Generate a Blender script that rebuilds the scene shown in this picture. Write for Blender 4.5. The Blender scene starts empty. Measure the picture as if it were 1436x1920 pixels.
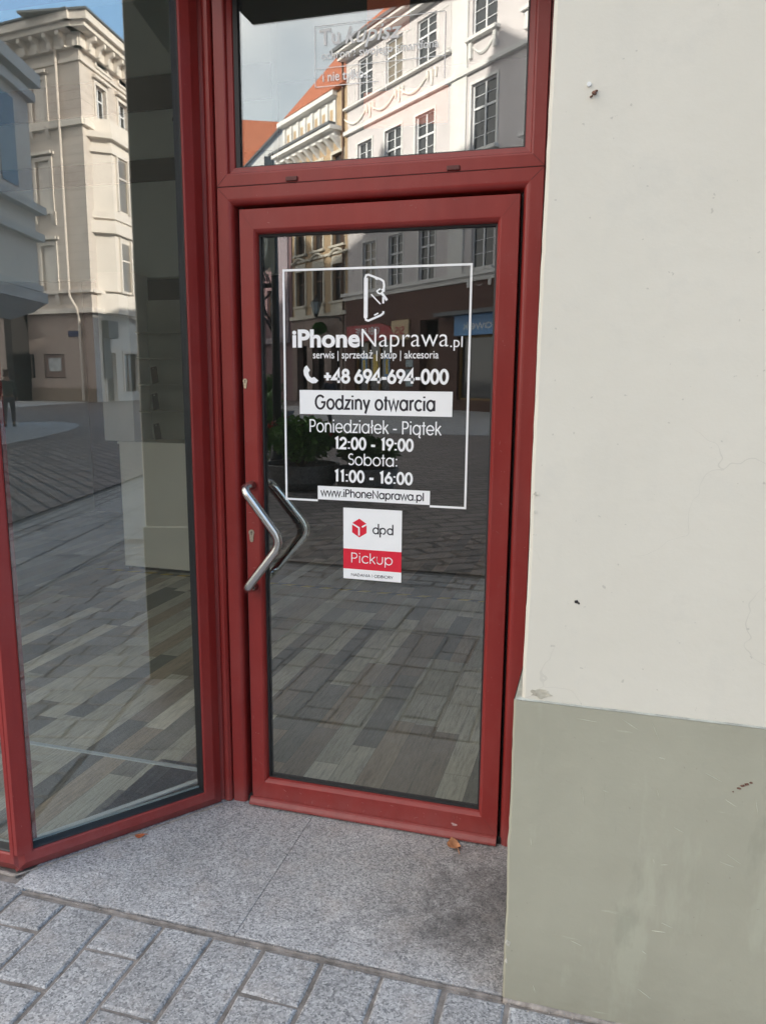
import bpy, math, random
from mathutils import Vector, Matrix, noise
from math import sin, cos, radians as R, pi
random.seed(7)
scene = bpy.context.scene
COL = scene.collection

# ------------------------------------------------------------------ camera
CAM = Vector((1.1532, -2.3531, 1.5469))
yaw, pit, rol, FPX = R(15.709), R(9.88), R(0.458), 1419.87
fwd = Vector((-sin(yaw)*cos(pit), cos(yaw)*cos(pit), -sin(pit)))
rt = Vector((cos(yaw), sin(yaw), 0)); up = rt.cross(fwd)
rt, up = rt*cos(rol)+up*sin(rol), -rt*sin(rol)+up*cos(rol)
cd = bpy.data.cameras.new("camera"); cam = bpy.data.objects.new("camera", cd); COL.objects.link(cam)
cam.matrix_world = Matrix(((rt.x, up.x, -fwd.x, CAM.x), (rt.y, up.y, -fwd.y, CAM.y), (rt.z, up.z, -fwd.z, CAM.z), (0, 0, 0, 1)))
cd.sensor_fit = 'VERTICAL'; cd.sensor_height = 24.0; cd.lens = 24.0*FPX/1920
cd.clip_start = .05; cd.clip_end = 2000
scene.camera = cam

# ------------------------------------------------------------------ sky, sun, exposure
SUN_H = Vector((-.47, .883, 0)).normalized(); SUN_EL = R(21)
world = bpy.data.worlds.new("World"); scene.world = world; world.use_nodes = True
wn = world.node_tree; bg = wn.nodes['Background']
sky = wn.nodes.new('ShaderNodeTexSky'); sky.sky_type = 'NISHITA'; sky.sun_disc = False
sky.sun_elevation = SUN_EL; sky.sun_rotation = math.atan2(SUN_H.x, SUN_H.y)
sky.air_density = 1.0; sky.dust_density = .7; sky.ozone_density = 1.0
hs = wn.nodes.new('ShaderNodeMix'); hs.data_type = 'RGBA'; hs.blend_type = 'MULTIPLY'; hs.inputs[0].default_value = 1; hs.inputs[7].default_value = (1.09, 1.0, .83, 1)
wn.links.new(sky.outputs[0], hs.inputs[6]); 
# thin bright cloud over the part of the sky beyond the opposite houses
tc = wn.nodes.new('ShaderNodeTexCoord'); sp_ = wn.nodes.new('ShaderNodeSeparateXYZ'); wn.links.new(tc.outputs['Generated'], sp_.inputs[0])
cn = wn.nodes.new('ShaderNodeTexNoise'); cn.inputs['Scale'].default_value = 2.2; cn.inputs['Detail'].default_value = 7; wn.links.new(tc.outputs['Generated'], cn.inputs['Vector'])
m1 = wn.nodes.new('ShaderNodeMath'); m1.operation = 'MULTIPLY_ADD'; wn.links.new(sp_.outputs[0], m1.inputs[0]); m1.inputs[1].default_value = -.38; wn.links.new(cn.outputs[0], m1.inputs[2])
cr_ = wn.nodes.new('ShaderNodeValToRGB'); cr_.color_ramp.elements[0].position = .40; cr_.color_ramp.elements[1].position = .72; wn.links.new(m1.outputs[0], cr_.inputs[0])
m2 = wn.nodes.new('ShaderNodeMath'); m2.operation = 'MULTIPLY'; m2.inputs[1].default_value = .9; wn.links.new(cr_.outputs[0], m2.inputs[0])
hz = wn.nodes.new('ShaderNodeValToRGB'); hz.color_ramp.elements[0].position = .05; hz.color_ramp.elements[1].position = .6; hz.color_ramp.elements[1].color = (.75, .75, .75, 1); wn.links.new(sp_.outputs[0], hz.inputs[0])
hm = wn.nodes.new('ShaderNodeMix'); hm.data_type = 'RGBA'; wn.links.new(hz.outputs[0], hm.inputs[0]); wn.links.new(hs.outputs[2], hm.inputs[6]); hm.inputs[7].default_value = (2.7, 5.0, 8.0, 1)
cm = wn.nodes.new('ShaderNodeMix'); cm.data_type = 'RGBA'; wn.links.new(m2.outputs[0], cm.inputs[0]); wn.links.new(hm.outputs[2], cm.inputs[6]); cm.inputs[7].default_value = (8.1, 7.85, 7.4, 1)
wn.links.new(cm.outputs[2], bg.inputs[0]); bg.inputs[1].default_value = .15
sl = bpy.data.lights.new("sun", 'SUN'); sl.energy = 5.0; sl.angle = R(.55); sl.color = (1, .93, .82)
sun = bpy.data.objects.new("sun", sl); COL.objects.link(sun)
sd = Vector((SUN_H.x*cos(SUN_EL), SUN_H.y*cos(SUN_EL), sin(SUN_EL)))
sun.rotation_euler = sd.to_track_quat('Z', 'Y').to_euler()
scene.view_settings.view_transform = 'Standard'; scene.view_settings.look = 'None'
scene.view_settings.exposure = 1.60; scene.view_settings.gamma = 1; scene.view_settings.use_curve_mapping = False
scene.cycles.max_bounces = 10; scene.cycles.transparent_max_bounces = 16
scene.cycles.use_denoising = True; scene.cycles.sample_clamp_indirect = 8

# ------------------------------------------------------------------ material helpers
def newmat(name):
    m = bpy.data.materials.new(name); m.use_nodes = True
    return m, m.node_tree.nodes, m.node_tree.links, m.node_tree.nodes['Principled BSDF']
def ramp(N, stops, interp='LINEAR'):
    r = N.new('ShaderNodeValToRGB'); cr = r.color_ramp; cr.interpolation = interp
    while len(cr.elements) < len(stops): cr.elements.new(.5)
    for e, (p, c) in zip(cr.elements, stops):
        e.position = p; e.color = (*c, 1) if len(c) == 3 else c
    return r
def coords(N, L, scale=(1, 1, 1), rot=(0, 0, 0), kind='Object'):
    t = N.new('ShaderNodeTexCoord'); mp = N.new('ShaderNodeMapping')
    mp.inputs['Scale'].default_value = scale; mp.inputs['Rotation'].default_value = rot
    L.new(t.outputs[kind], mp.inputs[0]); return mp.outputs[0]
def noise_n(N, L, vec, scale, detail=4, rough=.55):
    n = N.new('ShaderNodeTexNoise'); n.inputs['Scale'].default_value = scale
    n.inputs['Detail'].default_value = detail; n.inputs['Roughness'].default_value = rough
    L.new(vec, n.inputs['Vector']); return n
def mixc(N, L, fac, a, b, mode='MIX'):
    m = N.new('ShaderNodeMix'); m.data_type = 'RGBA'; m.blend_type = mode
    for s, v in ((0, fac), (6, a), (7, b)):
        if hasattr(v, 'links') or hasattr(v, 'is_linked'): L.new(v, m.inputs[s])
        else: m.inputs[s].default_value = v if s == 0 else (*v, 1)
    return m.outputs[2]
def mth(N, L, op, a, b=None, c=None):
    m = N.new('ShaderNodeMath'); m.operation = op
    for i, v in enumerate((a, b, c)):
        if v is None: continue
        if hasattr(v, 'is_linked'): L.new(v, m.inputs[i])
        else: m.inputs[i].default_value = v
    return m.outputs[0]
def bump(N, L, bs, h, strength, dist):
    b = N.new('ShaderNodeBump'); b.inputs['Strength'].default_value = strength; b.inputs['Distance'].default_value = dist
    L.new(h, b.inputs['Height']); L.new(b.outputs[0], bs.inputs['Normal']); return b
def simple(name, c, rough=.6, var=.15, sc=6, metal=0, bmp=0, bsc=60, spec=.5):
    m, N, L, bs = newmat(name); v = coords(N, L)
    n = noise_n(N, L, v, sc)
    r = ramp(N, [(.3, tuple(x*(1-var) for x in c)), (.7, tuple(min(1, x*(1+var)) for x in c))])
    L.new(n.outputs[0], r.inputs[0]); L.new(r.outputs[0], bs.inputs['Base Color'])
    bs.inputs['Roughness'].default_value = rough; bs.inputs['Metallic'].default_value = metal
    bs.inputs['Specular IOR Level'].default_value = spec
    if bmp:
        n2 = noise_n(N, L, v, bsc); bump(N, L, bs, n2.outputs[0], bmp, .004)
    return m

def glass_mat(name, R0, tint, rip=.05):
    m, N, L, bs = newmat(name); N.remove(bs)
    g = N.new('ShaderNodeNewGeometry'); d = N.new('ShaderNodeVectorMath'); d.operation = 'DOT_PRODUCT'
    L.new(g.outputs['Normal'], d.inputs[0]); L.new(g.outputs['Incoming'], d.inputs[1])
    a = mth(N, L, 'ABSOLUTE', d.outputs['Value']); p = mth(N, L, 'POWER', mth(N, L, 'SUBTRACT', 1.0, a), 5.0)
    f = mth(N, L, 'MULTIPLY_ADD', p, 1-R0, R0)
    tr = N.new('ShaderNodeBsdfTransparent'); tr.inputs[0].default_value = (*tint, 1)
    gl = N.new('ShaderNodeBsdfGlossy'); gl.inputs['Roughness'].default_value = 0.0
    # float glass is never quite flat: a very long, very shallow ripple
    v = coords(N, L, kind='Object'); n = noise_n(N, L, v, 1.3, 1, .4)
    b = N.new('ShaderNodeBump'); b.inputs['Strength'].default_value = .12; b.inputs['Distance'].default_value = .004
    L.new(n.outputs[0], b.inputs['Height']); L.new(b.outputs[0], gl.inputs['Normal']); b.inputs['Strength'].default_value = rip
    mx = N.new('ShaderNodeMixShader'); L.new(f, mx.inputs[0]); L.new(tr.outputs[0], mx.inputs[1]); L.new(gl.outputs[0], mx.inputs[2])
    # thin film of street dust
    df = N.new('ShaderNodeBsdfDiffuse'); df.inputs[0].default_value = (.5, .5, .48, 1)
    n3 = noise_n(N, L, v, 3, 5); fr = mth(N, L, 'MULTIPLY', n3.outputs[0], .012)
    mx2 = N.new('ShaderNodeMixShader'); L.new(fr, mx2.inputs[0]); L.new(mx.outputs[0], mx2.inputs[1]); L.new(df.outputs[0], mx2.inputs[2])
    L.new(mx2.outputs[0], N['Material Output'].inputs[0]); return m

def red_mat():
    m, N, L, bs = newmat("red paint"); v = coords(N, L); vs = coords(N, L, (1, 1, .12))
    n = noise_n(N, L, vs, 14, 6); r = ramp(N, [(.3, (.215, .018, .016)), (.72, (.270, .026, .022))]); L.new(n.outputs[0], r.inputs[0])
    # pale chips and dust specks
    n2 = noise_n(N, L, v, 170, 3, .7); r2 = ramp(N, [(.712, (0, 0, 0)), (.73, (1, 1, 1))]); L.new(n2.outputs[0], r2.inputs[0])
    n4 = noise_n(N, L, v, 2.2, 5, .7); r4 = ramp(N, [(.45, (0, 0, 0)), (.75, (1, 1, 1))]); L.new(n4.outputs[0], r4.inputs[0])
    chip = mth(N, L, 'MULTIPLY', r2.outputs[0], .55)
    c = mixc(N, L, mth(N, L, 'MULTIPLY', r4.outputs[0], .16), r.outputs[0], (.36, .13, .12))
    c = mixc(N, L, chip, c, (.5, .3, .28)); 
    # street dust lying low down
    sx = N.new('ShaderNodeSeparateXYZ'); L.new(v, sx.inputs[0]); z = mth(N, L, 'SUBTRACT', .10, sx.outputs[2]); z = mth(N, L, 'MULTIPLY', z, 4.0)
    n5 = noise_n(N, L, v, 35, 5, .7); dz = mth(N, L, 'MULTIPLY', mth(N, L, 'MAXIMUM', z, 0.0), n5.outputs[0])
    c = mixc(N, L, dz, c, (.33, .2, .19))
    L.new(c, bs.inputs['Base Color']); bs.inputs['Roughness'].default_value = .36; bs.inputs['Specular IOR Level'].default_value = .42
    rr = ramp(N, [(.3, (.28,)*3), (.7, (.45,)*3)]); L.new(n4.outputs[0], rr.inputs[0]); L.new(rr.outputs[0], bs.inputs['Roughness'])
    n3 = noise_n(N, L, coords(N, L, (1, 1, .25)), 55, 5); bump(N, L, bs, n3.outputs[0], .35, .0016); return m

def crack_fac(N, L, v, scale, thr, cover, seed):
    nz = noise_n(N, L, v, 2.5, 4); 
    dv = N.new('ShaderNodeVectorMath'); dv.operation = 'MULTIPLY_ADD'; L.new(nz.outputs[1], dv.inputs[0])
    dv.inputs[1].default_value = (.45, .45, .45); L.new(v, dv.inputs[2])
    ad = N.new('ShaderNodeVectorMath'); ad.operation = 'ADD'; L.new(dv.outputs[0], ad.inputs[0]); ad.inputs[1].default_value = (seed, seed*.7, seed*1.3)
    vo = N.new('ShaderNodeTexVoronoi'); vo.feature = 'DISTANCE_TO_EDGE'; vo.inputs['Scale'].default_value = scale; L.new(ad.outputs[0], vo.inputs['Vector'])
    c = mth(N, L, 'LESS_THAN', vo.outputs[0], thr)
    n2 = noise_n(N, L, ad.outputs[0], 1.7, 3); k = ramp(N, [(cover, (0, 0, 0)), (cover+.06, (1, 1, 1))]); L.new(n2.outputs[0], k.inputs[0])
    return mth(N, L, 'MULTIPLY', c, k.outputs[0])

def plaster_mat():
    m, N, L, bs = newmat("cream plaster"); v = coords(N, L)
    n = noise_n(N, L, v, 1.6, 6, .6); r = ramp(N, [(.3, (.590, .557, .480)), (.7, (.632, .598, .522))]); L.new(n.outputs[0], r.inputs[0])
    ns = noise_n(N, L, coords(N, L, (2.4, 1, .6)), 1.6, 5, .6); rs = ramp(N, [(.52, (0,)*3), (.8, (.3,)*3)]); L.new(ns.outputs[0], rs.inputs[0])
    c = mixc(N, L, rs.outputs[0], r.outputs[0], (.47, .46, .42))
    np_ = noise_n(N, L, v, 6.5, 7, .7); rp_ = ramp(N, [(.55, (0,)*3), (.78, (.34,)*3)]); L.new(np_.outputs[0], rp_.inputs[0]); c = mixc(N, L, rp_.outputs[0], c, (.50, .485, .44))
    cf = crack_fac(N, L, v, 1.15, .0008, .50, 3.1); c = mixc(N, L, mth(N, L, 'MULTIPLY', cf, .22), c, (.30, .28, .25))
    n2 = noise_n(N, L, v, 62, 2, .5); r2 = ramp(N, [(.745, (0,)*3), (.76, (1,)*3)]); L.new(n2.outputs[0], r2.inputs[0])
    c = mixc(N, L, mth(N, L, 'MULTIPLY', r2.outputs[0], .45), c, (.33, .31, .27))
    L.new(c, bs.inputs['Base Color']); bs.inputs['Roughness'].default_value = .85
    nb_ = noise_n(N, L, coords(N, L, (1, 1, 1.15)), 30, 6, .6); n6 = noise_n(N, L, v, 5, 3)
    h = mth(N, L, 'ADD', nb_.outputs[0], mth(N, L, 'MULTIPLY', n6.outputs[0], 2.5)); h = mth(N, L, 'SUBTRACT', h, mth(N, L, 'MULTIPLY', cf, .6))
    bump(N, L, bs, h, .28, .003); return m

def plinth_mat():
    m, N, L, bs = newmat("green plinth paint"); v = coords(N, L)
    n = noise_n(N, L, v, 1.9, 6, .62); r = ramp(N, [(.3, (.315, .303, .236)), (.7, (.370, .357, .283))]); L.new(n.outputs[0], r.inputs[0])
    c = r.outputs[0]
    # scuffs: stretched noise in two directions
    for sc, rot, thr, col, a in (((1, 1, 9), .5, .70, (.56, .56, .44), .5), ((8, 1, 1), -.25, .70, (.24, .25, .18), .35), ((1, 1, .25), 0, .62, (.43, .43, .34), .35), ((1.0, 1, .4), .2, .66, (.23, .235, .18), .35)):
        vv = coords(N, L, sc, (0, rot, 0)); q = noise_n(N, L, vv, 5.5, 5, .68); k = ramp(N, [(thr-.05, (0,)*3), (thr+.03, (1,)*3)]); L.new(q.outputs[0], k.inputs[0])
        c = mixc(N, L, mth(N, L, 'MULTIPLY', k.outputs[0], a), c, col)
    # dirt splashed up from the pavement and darker grime along the door edge
    sx = N.new('ShaderNodeSeparateXYZ'); L.new(v, sx.inputs[0])
    z = mth(N, L, 'MAXIMUM', mth(N, L, 'MULTIPLY', mth(N, L, 'SUBTRACT', .22, sx.outputs[2]), 3.2), 0.0)
    q = noise_n(N, L, v, 9, 6, .7); c = mixc(N, L, mth(N, L, 'MULTIPLY', z, q.outputs[0]), c, (.22, .21, .16))
    q2 = noise_n(N, L, v, 90, 2, .5); k2 = ramp(N, [(.74, (0,)*3), (.76, (1,)*3)]); L.new(q2.outputs[0], k2.inputs[0]); c = mixc(N, L, mth(N, L, 'MULTIPLY', k2.outputs[0], .4), c, (.16, .15, .12))
    cf = crack_fac(N, L, v, 1.4, .0012, .58, 7.7); c = mixc(N, L, mth(N, L, 'MULTIPLY', cf, .5), c, (.16, .16, .12))
    L.new(c, bs.inputs['Base Color']); bs.inputs['Roughness'].default_value = .55; bs.inputs['Specular IOR Level'].default_value = .4
    h = noise_n(N, L, v, 30, 6, .6); h2 = noise_n(N, L, v, 6, 3); hh = mth(N, L, 'ADD', h.outputs[0], mth(N, L, 'MULTIPLY', h2.outputs[0], 2.5))
    bump(N, L, bs, hh, .4, .003); return m

def granite_mat(name, k=1.0, sc=1.0, stain=False):
    m, N, L, bs = newmat(name); v = coords(N, L, kind='Object')
    wv = N.new('ShaderNodeVectorMath'); wv.operation = 'MULTIPLY_ADD'; nw = noise_n(N, L, v, 60*sc, 2); L.new(nw.outputs[1], wv.inputs[0]); wv.inputs[1].default_value = (.012,)*3; L.new(v, wv.inputs[2])
    vo = N.new('ShaderNodeTexVoronoi'); vo.inputs['Scale'].default_value = 165*sc; L.new(wv.outputs[0], vo.inputs['Vector'])
    sp = N.new('ShaderNodeSeparateColor'); L.new(vo.outputs['Color'], sp.inputs[0])
    r = ramp(N, [(0, (.085*k, .087*k, .092*k)), (.16, (.135*k, .136*k, .142*k)), (.5, (.20*k, .20*k, .206*k)), (.8, (.245*k, .245*k, .25*k)), (1, (.31*k, .31*k, .315*k))]); L.new(sp.outputs[0], r.inputs[0])
    n = noise_n(N, L, v, 3.2, 6, .65); r2 = ramp(N, [(.3, (.82, .81, .81)), (.7, (1.14, 1.13, 1.13))]); L.new(n.outputs[0], r2.inputs[0])
    c = mixc(N, L, 1.0, r.outputs[0], r2.outputs[0], 'MULTIPLY')
    gi = N.new('ShaderNodeNewGeometry'); ri = ramp(N, [(0, (.84, .83, .82)), (1, (1.08, 1.07, 1.06))]); L.new(gi.outputs['Random Per Island'], ri.inputs[0]); c = mixc(N, L, 1.0, c, ri.outputs[0], 'MULTIPLY')
    n7 = noise_n(N, L, v, 11, 5, .7); r7 = ramp(N, [(.3, (.86,)*3), (.7, (1.1,)*3)]); L.new(n7.outputs[0], r7.inputs[0]); c = mixc(N, L, 1.0, c, r7.outputs[0], 'MULTIPLY')
    n3 = noise_n(N, L, v, 8, 5, .7); r3 = ramp(N, [(.5, (0,)*3), (.75, (.4,)*3)]); L.new(n3.outputs[0], r3.inputs[0]); c = mixc(N, L, r3.outputs[0], c, (.25*k, .215*k, .195*k))
    # dark flattened spots of chewing gum
    vg = N.new('ShaderNodeTexVoronoi'); vg.inputs['Scale'].default_value = 3.3; L.new(v, vg.inputs['Vector']); g = ramp(N, [(.035, (1,)*3), (.05, (0,)*3)]); L.new(vg.outputs['Distance'], g.inputs[0])
    c = mixc(N, L, mth(N, L, 'MULTIPLY', g.outputs[0], .5), c, (.10, .10, .10))
    if stain:
        for (x, y, rad, a) in ((.82, -.44, .10, .42), (.95, -.20, .22, .42), (.90, -.38, .30, .40)):
            dd = N.new('ShaderNodeVectorMath'); dd.operation = 'DISTANCE'; L.new(v, dd.inputs[0]); dd.inputs[1].default_value = (x, y, 0)
            q = noise_n(N, L, v, 14, 6, .7); e = mth(N, L, 'ADD', mth(N, L, 'DIVIDE', dd.outputs['Value'], rad), mth(N, L, 'MULTIPLY', mth(N, L, 'SUBTRACT', q.outputs[0], .5), 2.6))
            e = mth(N, L, 'SUBTRACT', 1.15, e); e.node.use_clamp = True
            c = mixc(N, L, mth(N, L, 'MULTIPLY', e, a), c, (.045, .042, .044))
    L.new(c, bs.inputs['Base Color']); bs.inputs['Roughness'].default_value = .62
    nb2 = noise_n(N, L, v, 150*sc, 3, .6); bump(N, L, bs, nb2.outputs[0], .5, .002); return m

def plank_mat():
    m, N, L, bs = newmat("grey wood planks"); t = N.new('ShaderNodeTexCoord'); v = t.outputs['Object']
    s = N.new('ShaderNodeSeparateXYZ'); L.new(v, s.inputs[0]); W = .106; LEN = .82
    cx = mth(N, L, 'FLOOR', mth(N, L, 'DIVIDE', s.outputs[0], W))
    w1 = N.new('ShaderNodeTexWhiteNoise'); w1.noise_dimensions = '1D'; L.new(cx, w1.inputs['W'])
    yy = mth(N, L, 'DIVIDE', mth(N, L, 'ADD', s.outputs[1], mth(N, L, 'MULTIPLY', w1.outputs[0], 3.1)), LEN); cy = mth(N, L, 'FLOOR', yy)
    cb = N.new('ShaderNodeCombineXYZ'); L.new(cx, cb.inputs[0]); L.new(cy, cb.inputs[1])
    w2 = N.new('ShaderNodeTexWhiteNoise'); w2.noise_dimensions = '2D'; L.new(cb.outputs[0], w2.inputs['Vector'])
    r = ramp(N, [(0, (.13, .13, .115)), (.18, (.21, .20, .17)), (.34, (.37, .30, .22)), (.48, (.27, .225, .175)), (.62, (.44, .42, .345)), (.78, (.54, .51, .42)), (.91, (.70, .66, .55))], 'CONSTANT'); L.new(w2.outputs[0], r.inputs[0])
    # grain
    of = N.new('ShaderNodeVectorMath'); of.operation = 'MULTIPLY_ADD'; L.new(w2.outputs[1], of.inputs[0]); of.inputs[1].default_value = (5, 5, 5); L.new(v, of.inputs[2])
    mp = N.new('ShaderNodeMapping'); mp.inputs['Scale'].default_value = (1, .07, 1); L.new(of.outputs[0], mp.inputs[0])
    g = noise_n(N, L, mp.outputs[0], 120, 5, .7); gr = ramp(N, [(.28, (.5,)*3), (.5, (.96,)*3), (.75, (1.25,)*3)]); L.new(g.outputs[0], gr.inputs[0])
    c = mixc(N, L, 1.0, r.outputs[0], gr.outputs[0], 'MULTIPLY')
    mp2 = N.new('ShaderNodeMapping'); mp2.inputs['Scale'].default_value = (1, .22, 1); L.new(of.outputs[0], mp2.inputs[0])
    g2 = noise_n(N, L, mp2.outputs[0], 16, 5, .7); gr2 = ramp(N, [(.58, (0,)*3), (.72, (.55,)*3)]); L.new(g2.outputs[0], gr2.inputs[0]); c = mixc(N, L, gr2.outputs[0], c, (.10, .08, .06))
    fx = mth(N, L, 'FRACT', mth(N, L, 'DIVIDE', s.outputs[0], W)); fy = mth(N, L, 'FRACT', yy)
    ex = mth(N, L, 'LESS_THAN', mth(N, L, 'MINIMUM', fx, mth(N, L, 'SUBTRACT', 1.0, fx)), .010); ey = mth(N, L, 'LESS_THAN', fy, .0025)
    e = mth(N, L, 'MAXIMUM', ex, ey); c = mixc(N, L, mth(N, L, 'MULTIPLY', e, .65), c, (.03, .03, .027))
    L.new(c, bs.inputs['Base Color']); bs.inputs['Roughness'].default_value = .42; bump(N, L, bs, g.outputs[0], .15, .001); return m

def tile_mat(name, c1, c2, sc=2.6):
    m, N, L, bs = newmat(name); v = coords(N, L)
    w = N.new('ShaderNodeTexWave'); w.bands_direction = 'Z'; w.inputs['Scale'].default_value = sc; w.inputs['Distortion'].default_value = .3; L.new(v, w.inputs['Vector'])
    n = noise_n(N, L, v, 3, 5); r = ramp(N, [(.3, c1), (.7, c2)]); L.new(n.outputs[0], r.inputs[0])
    rw = ramp(N, [(.0, (.45,)*3), (.4, (1,)*3)]); L.new(w.outputs[0], rw.inputs[0])
    c = mixc(N, L, 1.0, r.outputs[0], rw.outputs[0], 'MULTIPLY'); L.new(c, bs.inputs['Base Color']); bs.inputs['Roughness'].default_value = .7
    bump(N, L, bs, w.outputs[0], .6, .05); return m

def facade_mat(name, c, courses=False):
    m, N, L, bs = newmat(name); v = coords(N, L)
    n = noise_n(N, L, v, .5, 6, .6); r = ramp(N, [(.3, tuple(x*.9 for x in c)), (.7, tuple(x*1.06 for x in c))]); L.new(n.outputs[0], r.inputs[0]); col = r.outputs[0]
    ns = noise_n(N, L, coords(N, L, (3, 3, .25)), 1.2, 5); rs = ramp(N, [(.55, (0,)*3), (.8, (.3,)*3)]); L.new(ns.outputs[0], rs.inputs[0]); col = mixc(N, L, rs.outputs[0], col, tuple(x*.65 for x in c))
    if courses:
        s = N.new('ShaderNodeSeparateXYZ'); L.new(v, s.inputs[0]); f = mth(N, L, 'FRACT', mth(N, L, 'DIVIDE', s.outputs[2], .52)); e = mth(N, L, 'LESS_THAN', f, .07)
        col = mixc(N, L, mth(N, L, 'MULTIPLY', e, .5), col, tuple(x*.4 for x in c))
    L.new(col, bs.inputs['Base Color']); bs.inputs['Roughness'].default_value = .85; return m

def paving_mat(name, ca, cb_, cm, bw, bh, rot=0, mortar=.012, off=.5):
    m, N, L, bs = newmat(name); v = coords(N, L, rot=(0, 0, rot))
    nw = noise_n(N, L, v, 6, 2); wv = N.new('ShaderNodeVectorMath'); wv.operation = 'MULTIPLY_ADD'; L.new(nw.outputs[1], wv.inputs[0]); wv.inputs[1].default_value = (.012, .012, 0); L.new(v, wv.inputs[2])
    b = N.new('ShaderNodeTexBrick'); b.offset = off; b.inputs['Color1'].default_value = (*ca, 1); b.inputs['Color2'].default_value = (*cb_, 1); b.inputs['Mortar'].default_value = (*cm, 1)
    b.inputs['Scale'].default_value = 1; b.inputs['Mortar Size'].default_value = mortar; b.inputs['Brick Width'].default_value = bw; b.inputs['Row Height'].default_value = bh; b.inputs['Mortar Smooth'].default_value = .3; b.inputs['Bias'].default_value = 0
    L.new(wv.outputs[0], b.inputs['Vector']); n = noise_n(N, L, v, 2.5, 6, .65); r = ramp(N, [(.3, (.75,)*3), (.7, (1.2,)*3)]); L.new(n.outputs[0], r.inputs[0])
    c = mixc(N, L, 1.0, b.outputs[0], r.outputs[0], 'MULTIPLY'); L.new(c, bs.inputs['Base Color']); bs.inputs['Roughness'].default_value = .6
    h = mth(N, L, 'SUBTRACT', 1.0, b.outputs[1]); bump(N, L, bs, h, .8, .01); return m

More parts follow.
